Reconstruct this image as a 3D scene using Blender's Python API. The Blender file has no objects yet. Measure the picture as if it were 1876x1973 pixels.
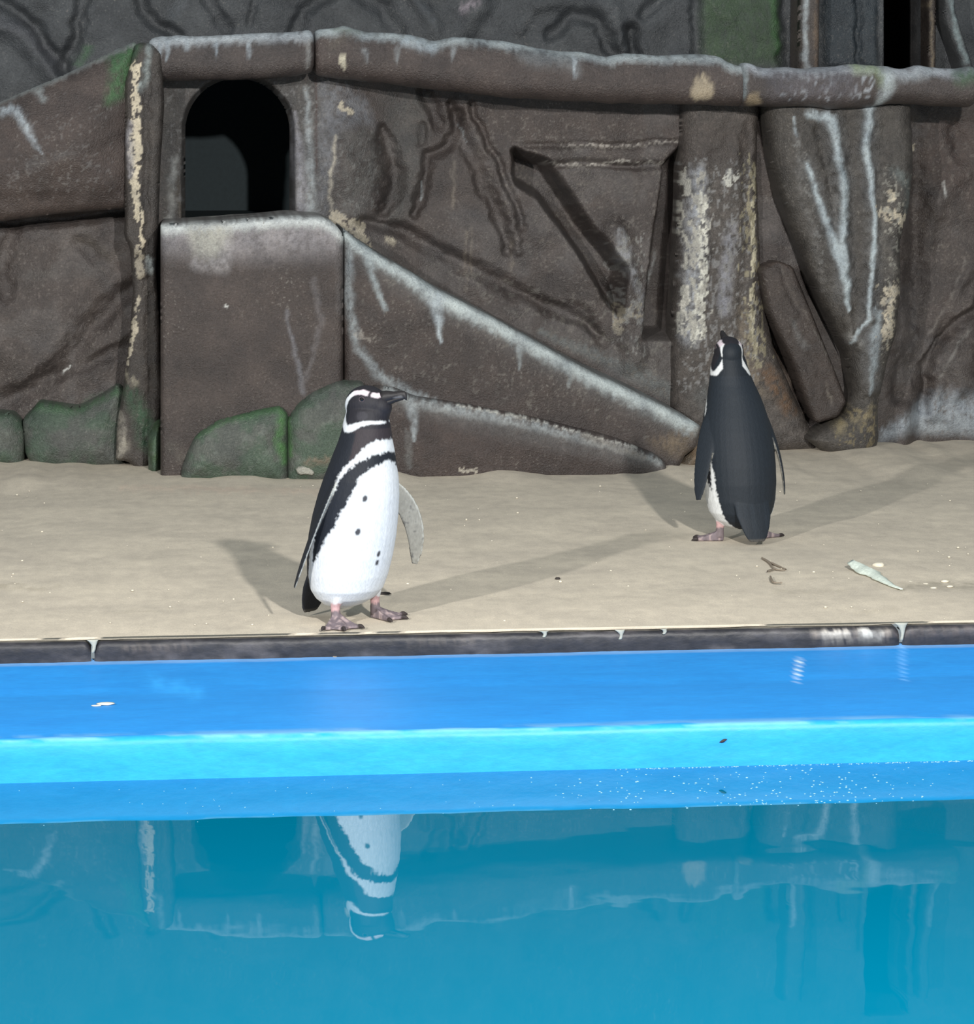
import bpy, bmesh, math, random
import numpy as np
from mathutils import Vector, Matrix
from mathutils.bvhtree import BVHTree

# ------------------------------------------------------------------ camera, world, lamps
scn = bpy.context.scene
COL = scn.collection
W, HH, FPX = 1876.0, 1973.0, 5600.0
CAMH, YHOR = 1.27, 193.0
YAW = math.radians(6.0)
PITCH = math.atan((HH / 2 - YHOR) / FPX)
cam = bpy.data.cameras.new('camera'); cam_o = bpy.data.objects.new('camera', cam); COL.objects.link(cam_o)
cam.sensor_fit = 'VERTICAL'; cam.sensor_height = 24.0; cam.lens = FPX / HH * 24.0
cam.clip_start = 0.05; cam.clip_end = 200
cam_o.location = (0, 0, CAMH)
cam_o.rotation_euler = (math.pi / 2 - PITCH, 0, -YAW)
scn.camera = cam_o

world = bpy.data.worlds.new('world'); scn.world = world; world.use_nodes = True
world.node_tree.nodes['Background'].inputs[0].default_value = (0.80, 0.93, 1.0, 1)
world.node_tree.nodes['Background'].inputs[1].default_value = 0.34

def ceiling_spot(name, loc, aim, watts, col):
    L = bpy.data.lights.new(name, 'SPOT'); L.energy = watts; L.color = col
    L.spot_size = math.radians(100); L.spot_blend = 0.8; L.shadow_soft_size = 0.09
    o = bpy.data.objects.new(name, L); COL.objects.link(o); o.location = loc
    o.rotation_euler = (Vector(aim) - Vector(loc)).to_track_quat('-Z', 'Y').to_euler()
    return o
# the two ceiling floodlights of the hall, one row above the visitors (the two shadows of each penguin)
ceiling_spot('ceiling_floodlight_right_offscreen', (1.70, 1.15, 2.98), (1.0, 8.6, 0.3), 2150, (1.0, 0.98, 0.935))
ceiling_spot('ceiling_floodlight_left_offscreen', (-3.40, 1.20, 2.90), (1.0, 8.6, 0.3), 1800, (1.0, 0.98, 0.945))

vs = scn.view_settings
vs.view_transform = 'Standard'; vs.look = 'None'; vs.exposure = 0.0; vs.gamma = 1.0; vs.use_curve_mapping = False

# ------------------------------------------------------------------ helpers
CP, SP, CY, SY = math.cos(PITCH), math.sin(PITCH), math.cos(YAW), math.sin(YAW)
CR = np.array([CY, -SY, 0.0]); CF = np.array([SY * CP, CY * CP, -SP]); CU = np.array([SY * SP, CY * SP, CP])
CO = np.array([0, 0, CAMH])
CT = np.array([-SY, -CY, 0.0])           # horizontal direction towards the viewer
def ray(px, py): return CF + (px - W / 2) / FPX * CR - (py - HH / 2) / FPX * CU
def gp(px, py, z=0.0):
    d = ray(px, py); return CO + d * ((z - CAMH) / d[2])
def wp(px, py, Y):
    d = ray(px, py); return CO + d * (Y / d[1])
def proj(X, Y, Z):
    P0 = X * CR[0] + Y * CR[1]; dz = Z - CAMH
    dep = X * CF[0] + Y * CF[1] + dz * CF[2]; up = X * CU[0] + Y * CU[1] + dz * CU[2]
    return W / 2 + FPX * P0 / dep, HH / 2 - FPX * up / dep

def lin(c):
    c = np.array(c, float) / 255.0
    return np.where(c <= 0.04045, c / 12.92, ((c + 0.055) / 1.055) ** 2.4)
def alb(r, g, b, k=1.75): return lin((r, g, b)) / k

def _hash(ix, iy, s):
    h = (ix.astype(np.int64) * 374761393 + iy.astype(np.int64) * 668265263 + s * 974711) & 0x7fffffff
    h = ((h ^ (h >> 13)) * 1274126177) & 0x7fffffff
    return ((h ^ (h >> 16)) & 0xffff) / 65535.0
def vnoise(x, y, s=0):
    x = np.asarray(x, float); y = np.asarray(y, float)
    ix, iy = np.floor(x), np.floor(y); fx, fy = x - ix, y - iy
    fx = fx * fx * (3 - 2 * fx); fy = fy * fy * (3 - 2 * fy)
    a = _hash(ix, iy, s); b = _hash(ix + 1, iy, s); c = _hash(ix, iy + 1, s); d = _hash(ix + 1, iy + 1, s)
    return (a * (1 - fx) + b * fx) * (1 - fy) + (c * (1 - fx) + d * fx) * fy
def fbm(x, y, s=0, o=4):
    v = 0; a = 0.5; t = 0
    for i in range(o):
        v = v + a * vnoise(x * 2 ** i, y * 2 ** i, s + i * 17); t += a; a *= 0.55
    return v / t
def sstep(t): t = np.clip(t, 0, 1); return t * t * (3 - 2 * t)

def pdist(X, Y, pts, closed=False):
    """distance to polyline, parameter index along it, nearest point"""
    P = np.array(pts, float); n = len(P)
    best = np.full(X.shape, 1e9); par = np.zeros(X.shape); nx = X.copy(); ny = Y.copy()
    for i in range(n if closed else n - 1):
        a, b = P[i], P[(i + 1) % n]; d = b - a; L = d @ d + 1e-12
        t = np.clip(((X - a[0]) * d[0] + (Y - a[1]) * d[1]) / L, 0, 1)
        qx, qy = a[0] + t * d[0], a[1] + t * d[1]
        dd = np.hypot(X - qx, Y - qy); m = dd < best
        best = np.where(m, dd, best); par = np.where(m, i + t, par); nx = np.where(m, qx, nx); ny = np.where(m, qy, ny)
    return best, par, nx, ny
def inpoly(X, Y, pts):
    P = np.array(pts, float); ins = np.zeros(X.shape, bool); j = len(P) - 1
    for i in range(len(P)):
        c = ((P[i, 1] > Y) != (P[j, 1] > Y)) & (X < (P[j, 0] - P[i, 0]) * (Y - P[i, 1]) / (P[j, 1] - P[i, 1] + 1e-12) + P[i, 0])
        ins ^= c; j = i
    return ins
def densify(pts, L=16.0):
    P = [np.array(p, float) for p in pts]; Q = []
    for i in range(len(P)):
        a, b = P[i], P[(i + 1) % len(P)]; n = max(1, int(np.hypot(*(b - a)) / L)); Q += [a + (b - a) * k / n for k in range(n)]
    return Q
def chaikin(pts, it=2, closed=True):
    P = [np.array(p, float) for p in (densify(pts) if closed else pts)]
    for _ in range(it):
        Q = []; n = len(P)
        for i in range(n if closed else n - 1):
            a, b = P[i], P[(i + 1) % n]; Q += [a * .75 + b * .25, a * .25 + b * .75]
        if not closed: Q = [P[0]] + Q + [P[-1]]
        P = Q
    return np.array(P)

def new_obj(name, me, mat, parent=None, smooth=True):
    o = bpy.data.objects.new(name, me); COL.objects.link(o)
    if mat is not None and not len(me.materials): me.materials.append(mat)
    if parent is not None: o.parent = parent
    if smooth:
        me.polygons.foreach_set('use_smooth', [True] * len(me.polygons))
    return o
def mesh(name, V, F):
    me = bpy.data.meshes.new(name); me.from_pydata([tuple(map(float, v)) for v in V], [], [tuple(map(int, f)) for f in F]); me.update(); return me
def set_col(me, C, attr='Col'):
    a = me.color_attributes.new(attr, 'FLOAT_COLOR', 'POINT')
    C = np.concatenate([np.clip(C, 0, 1), np.ones((len(C), 1))], 1).astype(np.float32)
    a.data.foreach_set('color', C.ravel())
def tag(o, label, cat=None, group=None, kind=None):
    if label: o['label'] = label
    if cat: o['category'] = cat
    if group: o['group'] = group
    if kind: o['kind'] = kind
    return o
def empty(name, loc, rz=0.0):
    o = bpy.data.objects.new(name, None); COL.objects.link(o); o.location = loc; o.rotation_euler = (0, 0, rz)
    o.empty_display_size = 0.05; return o

# ------------------------------------------------------------------ materials
class NT:
    def __init__(s, name):
        s.m = bpy.data.materials.new(name); s.m.use_nodes = True; s.t = s.m.node_tree; s.b = s.t.nodes['Principled BSDF']; s.out = s.t.nodes['Material Output']
    def n(s, typ, **k):
        nd = s.t.nodes.new(typ)
        for a, v in k.items():
            if a[0] == '_': setattr(nd, a[1:], v)
            else: nd.inputs[a.replace('__', ' ')].default_value = v
        return nd
    def l(s, a, b): s.t.links.new(a, b)
    def noise(s, scale, detail=4, rough=0.55, vec=None, stretch=None):
        if vec is None: vec = s.geo()
        if stretch is not None:
            mp = s.n('ShaderNodeMapping'); mp.inputs['Scale'].default_value = stretch; s.l(vec, mp.inputs[0]); vec = mp.outputs[0]
        nd = s.n('ShaderNodeTexNoise', Scale=scale, Detail=detail, Roughness=rough); s.l(vec, nd.inputs['Vector']); return nd.outputs[0]
    def geo(s): return s.n('ShaderNodeTexCoord').outputs['Object']
    def ramp(s, src, stops):
        r = s.n('ShaderNodeValToRGB'); e = r.color_ramp.elements
        while len(e) < len(stops): e.new(0.5)
        for i, (p, c) in enumerate(stops):
            e[i].position = p; e[i].color = (*c, 1) if len(c) == 3 else c
        s.l(src, r.inputs[0]); return r.outputs[0]
    def mix(s, fac, a, b, mode='MIX'):
        m = s.n('ShaderNodeMix', _data_type='RGBA', _blend_type=mode)
        for v, i in ((fac, 0), (a, 6), (b, 7)):
            if isinstance(v, (int, float)): m.inputs[i].default_value = v
            elif isinstance(v, tuple) or isinstance(v, np.ndarray): m.inputs[i].default_value = (*[float(q) for q in v[:3]], 1)
            else: s.l(v, m.inputs[i])
        return m.outputs[2]
    def bump(s, src, strength, dist):
        b = s.n('ShaderNodeBump', Strength=strength, Distance=dist); s.l(src, b.inputs['Height']); s.l(b.outputs[0], s.b.inputs['Normal']); return b
    def setp(s, **k):
        for a, v in k.items(): s.b.inputs[a.replace('__', ' ')].default_value = v

def painted_concrete():
    t = NT('painted_concrete')
    a = t.n('ShaderNodeAttribute', _attribute_name='Col').outputs['Color']
    n1 = t.noise(9, 6, .65); n2 = t.noise(120, 4, .75)
    v = t.ramp(n1, [(.28, (.62, .62, .64)), (.72, (1.34, 1.31, 1.27))])
    c = t.mix(1.0, a, v, 'MULTIPLY')
    v2 = t.ramp(n2, [(.3, (.62, .62, .63)), (.7, (1.36, 1.36, 1.36))])
    c = t.mix(.8, c, v2, 'MULTIPLY')
    # tiny pale chips in the paint
    n3 = t.noise(120, 2, .5); n4 = t.noise(4.5, 3, .6)
    chip = t.n('ShaderNodeMath', _operation='MULTIPLY'); t.l(t.ramp(n3, [(.62, (0, 0, 0)), (.70, (.8, .8, .8))]), chip.inputs[0]); t.l(t.ramp(n4, [(.45, (0, 0, 0)), (.7, (1, 1, 1))]), chip.inputs[1])
    c = t.mix(chip.outputs[0], c, tuple(alb(150, 145, 138)))
    t.l(c, t.b.inputs['Base Color'])
    t.l(t.ramp(n1, [(.3, (.30, .30, .30)), (.7, (.52, .52, .52))]), t.b.inputs['Roughness'])
    hm = t.n('ShaderNodeMath', _operation='ADD'); t.l(n2, hm.inputs[0]); t.l(t.noise(190, 3, .6), hm.inputs[1])
    t.bump(hm.outputs[0], .75, .005)
    t.setp(Specular__IOR__Level=.5)
    return t.m
M_WALL = painted_concrete()

def sand():
    t = NT('sand_deck')
    a = t.n('ShaderNodeAttribute', _attribute_name='Col').outputs['Color']
    st = t.noise(3.2, 7, .66, stretch=(1, 1.3, 1)); fine = t.noise(260, 3, .7); mid = t.noise(24, 4, .6, stretch=(1, .55, 1))
    c = t.mix(1.0, a, t.ramp(st, [(.3, (.84, .84, .85)), (.7, (1.13, 1.125, 1.11))]), 'MULTIPLY')
    c = t.mix(1.0, c, t.ramp(mid, [(.32, (.92, .92, .92)), (.68, (1.07, 1.07, 1.06))]), 'MULTIPLY')
    c = t.mix(.7, c, t.ramp(fine, [(.3, (.78, .78, .79)), (.7, (1.2, 1.2, 1.19))]), 'MULTIPLY')
    t.l(c, t.b.inputs['Base Color']); t.setp(Roughness=.85, Specular__IOR__Level=.25)
    hm = t.n('ShaderNodeMath', _operation='ADD'); t.l(fine, hm.inputs[0]); t.l(mid, hm.inputs[1])
    t.bump(hm.outputs[0], .25, .004); return t.m
M_SAND = sand()

def blue_paint():
    t = NT('blue_pool_paint')
    a = t.n('ShaderNodeAttribute', _attribute_name='Col').outputs['Color']
    n1 = t.noise(6, 6, .65, stretch=(1, 3, 3)); n2 = t.noise(110, 3, .6, stretch=(.35, 1, 1))
    c = t.mix(1.0, a, t.ramp(n1, [(.3, (.86, .9, .93)), (.7, (1.12, 1.07, 1.04))]), 'MULTIPLY')
    c = t.mix(.6, c, t.ramp(n2, [(.32, (.82, .86, .9)), (.68, (1.12, 1.09, 1.06))]), 'MULTIPLY')
    t.l(c, t.b.inputs['Base Color']); t.setp(Roughness=.5, Specular__IOR__Level=.4)
    t.bump(n2, .18, .003); return t.m
M_BLUE = blue_paint()

def water():
    t = NT('pool_water')
    t.setp(Base__Color=(0.0, 0.135, 0.235, 1), Roughness=0.012, IOR=1.48, Specular__IOR__Level=.5)
    n = t.noise(2.2, 2, .5); n2 = t.noise(13, 1, .4)
    hm = t.n('ShaderNodeMath', _operation='MULTIPLY_ADD'); t.l(n2, hm.inputs[0]); hm.inputs[1].default_value = .06; t.l(n, hm.inputs[2])
    t.bump(hm.outputs[0], .035, .04)
    return t.m
M_WATER = water()

def vcol_mat(name, rough, bump=0, scale=300, spec=.3, stretch=None, var=.15):
    t = NT(name); a = t.n('ShaderNodeAttribute', _attribute_name='Col').outputs['Color']
    n = t.noise(scale, 3, .6, stretch=stretch)
    c = t.mix(1.0, a, t.ramp(n, [(.3, (1 - var,) * 3), (.7, (1 + var,) * 3)]), 'MULTIPLY')
    t.l(c, t.b.inputs['Base Color']); t.setp(Roughness=rough, Specular__IOR__Level=spec)
    if bump: t.bump(n, bump, .003)
    return t.m
def plain(name, c, rough=.6, spec=.4, scale=60, var=.12):
    t = NT(name); n = t.noise(scale, 4, .6)
    t.l(t.mix(1.0, tuple(c), t.ramp(n, [(.3, (1 - var,) * 3), (.7, (1 + var,) * 3)]), 'MULTIPLY'), t.b.inputs['Base Color'])
    t.setp(Roughness=rough, Specular__IOR__Level=spec); return t.m
M_FEATHER = vcol_mat('penguin_plumage', .62, .22, 240, .25, (1, 1, .35), .12)
M_BEAK = vcol_mat('beak_horn', .5, .1, 200, .3)
M_EYE = plain('eye_black', (.006, .005, .005), .08, .6)
M_LID = plain('eyelid_skin', alb(96, 82, 88), .5)
M_SLATE = vcol_mat('dark_edging', .5, .4, 60, .4, (.5, 1, 1), .35)
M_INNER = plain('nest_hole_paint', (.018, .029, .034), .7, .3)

# ------------------------------------------------------------------ relief / paint in wall coordinates
class Field:
    """a surface patch: photo-pixel coordinates of its points, relief height and paint colour"""
    cut = 1.0
    def __init__(s, PX, PY, base):
        s.PX, s.PY = PX, PY; s.h = np.zeros(PX.shape); s.c = np.repeat(np.array(base, float)[None], len(PX), 0)
        ct = lambda q, g=2.0: np.clip((q - .5) * g + .5, 0, 1)
        s.n1 = ct(fbm(PX / 22, PY / 22, 5, 4), 1.6); s.n2 = ct(fbm(PX / 6, PY / 9, 9, 4), 2.2); s.n3 = ct(fbm(PX / 70, PY / 70, 3, 4), 1.6)
    def _near(s, pts, w):
        P = np.array(pts, float); x0, y0 = P.min(0) - w; x1, y1 = P.max(0) + w
        return np.where((s.PX > x0) & (s.PX < x1) & (s.PY > y0) & (s.PY < y1))[0]
    def _w(s, w, par):
        if np.isscalar(w): return w
        return np.interp(par, np.arange(len(w)), w)
    def relief(s, pts, w, h, p=1.0, wob=4):
        w = np.array(w, float) * (1.5 if h < 0 else 1.5)
        if w.ndim == 0: w = float(w)
        i = s._near(pts, np.max(w) + wob)
        if not len(i): return
        d, par, _, _ = pdist(s.PX[i] + (s.n1[i] - .5) * wob * 3, s.PY[i] + (s.n3[i] - .5) * wob * 3, pts)
        t = np.clip(1 - d / s._w(w, par), 0, 1)
        if h > 0: s.h[i] += h * (.62 if np.max(w) > 30 else .38) * (.5 - .5 * np.cos(np.pi * t)) ** p
        else: s.h[i] += h * s.cut * .36 * (.5 - .5 * np.cos(np.pi * t))
    def poly(s, pts, h, soft, wob=5, smooth=2):
        pts = chaikin(pts, smooth) if smooth else np.array(pts, float)
        i = s._near(pts, soft + 6)
        if not len(i): return
        x = s.PX[i] + (s.n1[i] - .5) * wob * 2; y = s.PY[i] + (s.n3[i] - .5) * wob * 2
        d, _, _, _ = pdist(x, y, pts, True); sd = np.where(inpoly(x, y, pts), d, -d)
        s.h[i] += h * (.7 if h > 0 else s.cut * 1.2) * sstep(sd / soft * .5 + .4)
    def stroke(s, pts, w, color, a=.8, br=.35, hard=0.0, wob=3, big=False):
        i = s._near(pts, np.max(w) * 1.1 + wob)
        if not len(i): return
        d, par, _, _ = pdist(s.PX[i] + (s.n1[i] - .5) * wob * 3, s.PY[i] + (s.n2[i] - .5) * wob * 3, pts)
        m = 1 - d / s._w(w, par)
        nz = (s.n3 if big else s.n2)[i]
        m = sstep(m) * np.clip(1 - br + 2.4 * br * (nz - .1), 0, 1.2)
        if hard: m = sstep((m - hard) / .12)
        m = np.clip(m * a, 0, 1)[:, None]; color = np.array(color) * (1.65 if np.mean(color) > .14 else 1.15)   # pale lime and paint tones brightened to offset weak light on upward faces
        s.c[i] = s.c[i] * (1 - m) + color * m
    def flakes(s, pts, color, thr=.64, a=.9, sx=5.0, sy=7.0, seed=50, soft=18):
        pts = chaikin(pts, 1); i = s._near(pts, 4)
        if not len(i): return
        d, _, _, _ = pdist(s.PX[i], s.PY[i], pts, True); sd = np.where(inpoly(s.PX[i], s.PY[i], pts), d, 0)
        q = fbm(s.PX[i] / sx, s.PY[i] / sy, seed, 3) + .12 * (fbm(s.PX[i] / 40, s.PY[i] / 50, seed + 3, 2) - .5) - .2 * (1 - sstep(sd / soft))
        m = (sstep((q - thr) / .05) * a)[:, None]; s.c[i] = s.c[i] * (1 - m) + np.array(color) * m
    def area(s, pts, color, a=.8, soft=15, br=.3, hard=0.0, wob=5, smooth=2):
        pts = chaikin(pts, smooth) if smooth else np.array(pts, float)
        i = s._near(pts, soft)
        if not len(i): return
        x = s.PX[i] + (s.n1[i] - .5) * wob * 2; y = s.PY[i] + (s.n2[i] - .5) * wob * 2
        d, _, _, _ = pdist(x, y, pts, True); sd = np.where(inpoly(x, y, pts), d, -d)
        m = sstep(sd / soft * .5 + .5) * np.clip(1 - br + 2.4 * br * (s.n2[i] - .1), 0, 1.2)
        if hard: m = sstep((m - hard) / .10)
        m = np.clip(m * a, 0, 1)[:, None]
        s.c[i] = s.c[i] * (1 - m) + np.array(color) * m

BROWN = alb(95, 87, 84); BROWN2 = alb(98, 88, 84); GREY = alb(108, 104, 102); DARK = alb(58, 49, 46); DKG = alb(66, 68, 70)
PALE = alb(158, 165, 168); WHITE = alb(205, 208, 206); CREAM = alb(184, 176, 158); GREEN = alb(78, 112, 84); GREEN2 = alb(62, 120, 66); OLIVE = alb(112, 116, 98); TAN = alb(150, 132, 108); GGREY = alb(98, 106, 100)

def grid_faces(nx, nz, ok):
    idx = np.arange(nx * nz).reshape(nz, nx)
    a, b, c, d = idx[:-1, :-1].ravel(), idx[:-1, 1:].ravel(), idx[1:, 1:].ravel(), idx[1:, :-1].ravel()
    k = ok[a] & ok[b] & ok[c] & ok[d]
    return np.stack([a, b, c, d], 1)[k]

def slab(name, poly, Yf, Yb, r, paint, base=BROWN, step=.006, bulge=0.0, rough=.008, rb=None, p=2.2, smooth=2, mat=None, segs=5, nscale=16, holes=None, edge_wob=.004, parent=None):
    """a lump of painted concrete: outline traced on the plane Y=Yf, rounded edge, real depth back to Yb"""
    rb = r if rb is None else rb
    P = chaikin(poly, smooth) if smooth else np.array(poly, float)
    Q = np.array([wp(x, y, Yf)[[0, 2]] for x, y in P])
    x0, z0 = Q.min(0) - step; x1, z1 = Q.max(0) + step
    nx = int((x1 - x0) / step) + 2; nz = int((z1 - z0) / step) + 2
    gx, gz = np.meshgrid(x0 + np.arange(nx) * step, z0 + np.arange(nz) * step); gx = gx.ravel(); gz = gz.ravel()
    d, par, qx, qz = pdist(gx, gz, Q, True); ins = inpoly(gx, gz, Q); sd = np.where(ins, d, -d)
    snap = (np.abs(sd) < .6 * step)
    gx = np.where(snap, qx, gx); gz = np.where(snap, qz, gz); sd = np.where(snap, 0, sd)
    ok = sd >= 0
    if holes is not None:
        Hq = np.array([wp(x, y, Yf)[[0, 2]] for x, y in holes])
        dh, _, hx, hz = pdist(gx, gz, Hq, True); ih = inpoly(gx, gz, Hq); sh = np.where(ih, -dh, dh)
        sn = np.abs(sh) < .6 * step; gx = np.where(sn, hx, gx); gz = np.where(sn, hz, gz); sh = np.where(sn, 0, sh)
        ok &= sh >= 0
    F = grid_faces(nx, nz, ok)
    PX, PY = proj(gx, np.full(gx.shape, Yf), gz)
    f = Field(PX, PY, base); paint(f)
    t = np.clip(sd / r, 0, 1); prof = (1 - (1 - t) ** p) ** (1 / p)
    n = (fbm(gx * nscale * .55, gz * nscale * .55, 31, 3) - .5) + (fbm(gx * 110, gz * 110, 37, 2) - .5) * .10
    h = f.h + n * rough * 1.5 + bulge * sstep(np.clip(sd / max(np.max(sd), 1e-6), 0, 1) * 1.2)
    lim = sstep(sd / (2.0 * step)) if holes is None else sstep(np.minimum(sd, np.maximum(sh, 0)) / (3.0 * step))
    yy = Yf + rb * (1 - prof) - h * lim
    used = np.zeros(len(gx), bool); used[F.ravel()] = True
    mp = -np.ones(len(gx), int); mp[used] = np.arange(used.sum())
    V = np.stack([gx, yy, gz], 1)[used]; C = f.c[used]; F = mp[F]
    # sides: run the rim back to Yb
    e = np.concatenate([F[:, [0, 1]], F[:, [1, 2]], F[:, [2, 3]], F[:, [3, 0]]]); key = np.sort(e, 1)
    kk = key[:, 0].astype(np.int64) * 10 ** 7 + key[:, 1]; u, inv, cnt = np.unique(kk, return_inverse=True, return_counts=True)
    be = e[cnt[inv] == 1]
    rim = np.unique(be); rm = -np.ones(len(V), int); rm[rim] = np.arange(len(rim))
    Vs, Cs, Fs = [V], [C], [F]; prev = {i: i for i in rim}; base_i = len(V)
    R = V[rim]; RC = C[rim]
    lastidx = rim
    for k in range(1, segs + 1):
        q = R.copy(); q[:, 1] = R[:, 1] + (Yb - R[:, 1]) * k / segs
        wob = (fbm(q[:, 0] * 9 + q[:, 1] * 7, q[:, 2] * 9 - q[:, 1] * 5, 77, 3) - .5) * edge_wob * 2
        if holes is None: q[:, 2] += wob
        tt = (sstep(k / segs * 2.2) * (.35 + .6 * fbm(q[:, 0] * 14, q[:, 1] * 14, 79, 3)))[:, None]; Vs.append(q); Cs.append(RC * (1 - tt) + (np.array(base) * 1.5 * .6 + RC.mean(0) * .4) * tt); cur = base_i + np.arange(len(rim)); base_i += len(rim)
        a, b = rm[be[:, 0]], rm[be[:, 1]]
        Fs.append(np.stack([lastidx[b], lastidx[a], cur[a], cur[b]], 1)); lastidx = cur
    me = mesh(name, np.concatenate(Vs), np.concatenate(Fs)); set_col(me, np.concatenate(Cs))
    return new_obj(name, me, mat or M_WALL, parent)

def log(name, xs, tops, bots, Yc, dep, paint, base=BROWN, step=.008, seg=40, rough=.006, exp=2.4, parent=None, bx=None):
    """rounded beam: top and bottom outline along photo x, laid in the plane Y=Yc(x)"""
    pa = wp(xs[0], tops[0], Yc)[0]; pb = wp(xs[-1], tops[-1], Yc)[0]
    n = max(8, int(abs(pb - pa) / step)); V = []; C = []; F = []
    px = np.linspace(xs[0], xs[-1], n)
    tp = np.interp(px, xs, tops); bt = np.interp(px, bx or xs, bots)
    ker = np.hanning(9); ker /= ker.sum()
    sm = lambda q: np.convolve(np.pad(q, 4, 'edge'), ker, 'valid')
    tp, bt = sm(tp), sm(bt)
    A = np.linspace(0, 2 * np.pi, seg, endpoint=False)
    for k in range(n):
        t = k / (n - 1); e = min(t, 1 - t) * abs(pb - pa); s = (1 - (1 - min(1, e / .025)) ** 2.2) ** (1 / 2.2) * .28 + .72
        T = wp(px[k], tp[k], Yc); B = wp(px[k], bt[k], Yc); cz = (T[2] + B[2]) / 2; hz = (T[2] - B[2]) / 2 * s
        ca, sa = np.cos(A), np.sin(A)
        X = np.full(seg, T[0]); Y = Yc - dep * s * np.sign(ca) * np.abs(ca) ** (2 / exp); Z = cz + hz * np.sign(sa) * np.abs(sa) ** (2 / exp)
        V.append(np.stack([X, Y, Z], 1))
    V = np.concatenate(V)
    PX, PY = proj(V[:, 0], np.full(len(V), Yc), V[:, 2]); f = Field(PX, PY, base); paint(f)
    nn = (fbm(V[:, 0] * 14 + 3, V[:, 2] * 14 + V[:, 1] * 9, 13, 4) - .5) * 2 * rough + f.h
    cen = np.repeat(V.reshape(n, seg, 3).mean(1), seg, 0); dv = V - cen; dv /= np.linalg.norm(dv, axis=1)[:, None]
    V = V + dv * nn[:, None]
    i = np.arange(n - 1)[:, None] * seg; j = np.arange(seg)[None]; j2 = (j + 1) % seg
    F = np.stack([i + j, i + seg + j, i + seg + j2, i + j2], -1).reshape(-1, 4).tolist()
    F.append(list(range(seg))); F.append(list(range((n - 1) * seg, n * seg))[::-1])
    me = mesh(name, V, F); set_col(me, f.c)
    return new_obj(name, me, M_WALL, parent)

#@@STRUCTURE
# ------------------------------------------------------------------ sand floor
YE = 6.865                       # front edge of the deck
def build_floor():
    xs = np.arange(-2.6, 4.9, .014); ys = np.concatenate([np.arange(YE, 7.3, .009), np.arange(7.3, 11.6, .014)])
    gx, gy = np.meshgrid(xs, ys); sh = gx.shape; gx, gy = gx.ravel(), gy.ravel()
    z = (fbm(gx * 1.6, gy * 1.0, 41, 3) - .5) * .022 + (fbm(gx * 9, gy * 6, 43, 3) - .5) * .0035
    z *= sstep((gy - YE) / .5) * .9 + .1
    z += .05 * sstep((gy - 9.6) / 1.6) * (fbm(gx * 3, gy * 2, 44, 3)) * .6
    z += .07 * np.clip(fbm(gx * 4.5, gx * 0 + gy * .5, 48, 3) - .45, 0, 1) * sstep((gy - 9.5) / .3)
    # trampled hollows are levelled where the penguins stand
    for (cx, cy) in ((.43, 7.02), (1.60, 8.25)):
        z *= 1 - .9 * np.exp(-((gx - cx) ** 2 + (gy - cy) ** 2) / .03)
    z = z - .001
    first = gy < YE + .001; gy = np.where(first, YE + .002 + .030 * np.clip(fbm(gx * 3.5, gx * 0, 47, 4) - .45, 0, 1) * 2, gy); gy = np.where((gy < YE + .03) & ~first, np.maximum(gy, YE + .03), gy); z[first] -= .0015
    PX, PY = proj(gx, gy, z * 0)
    f = Field(PX, PY, alb(199, 189, 173, .92))
    f.stroke([(230, 942), (420, 944), (620, 947)], 9, alb(168, 152, 138, .92), .5, .5, big=True)
    f.stroke([(0, 1130), (80, 1135)], 7, alb(140, 132, 118, .92), .7, .4)
    for (x, y, w) in ((90, 1135, 26), (260, 1178, 34), (700, 1213, 30), (1690, 1178, 40), (1600, 1200, 40), (1780, 1128, 90), (1560, 1140, 70)):
        f.stroke([(x - w, y + 2), (x + w, y - 2)], 6, alb(150, 142, 128, .92), .5, .5)
    f.stroke([(1735, 1138), (1800, 1128), (1876, 1130)], [8, 16, 14], alb(128, 122, 110, .92), .65, .5)
    f.area([(300, 868), (360, 862), (352, 905), (310, 905)], alb(182, 160, 124, .92), .8, 8)
    me = mesh('floor', np.stack([gx, gy, z], 1), grid_faces(sh[1], sh[0], np.ones(len(gx), bool))); set_col(me, f.c)
    return tag(new_obj('floor', me, M_SAND), 'beige sandy deck the penguins stand on', None, None, 'structure')
floor = build_floor()

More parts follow.
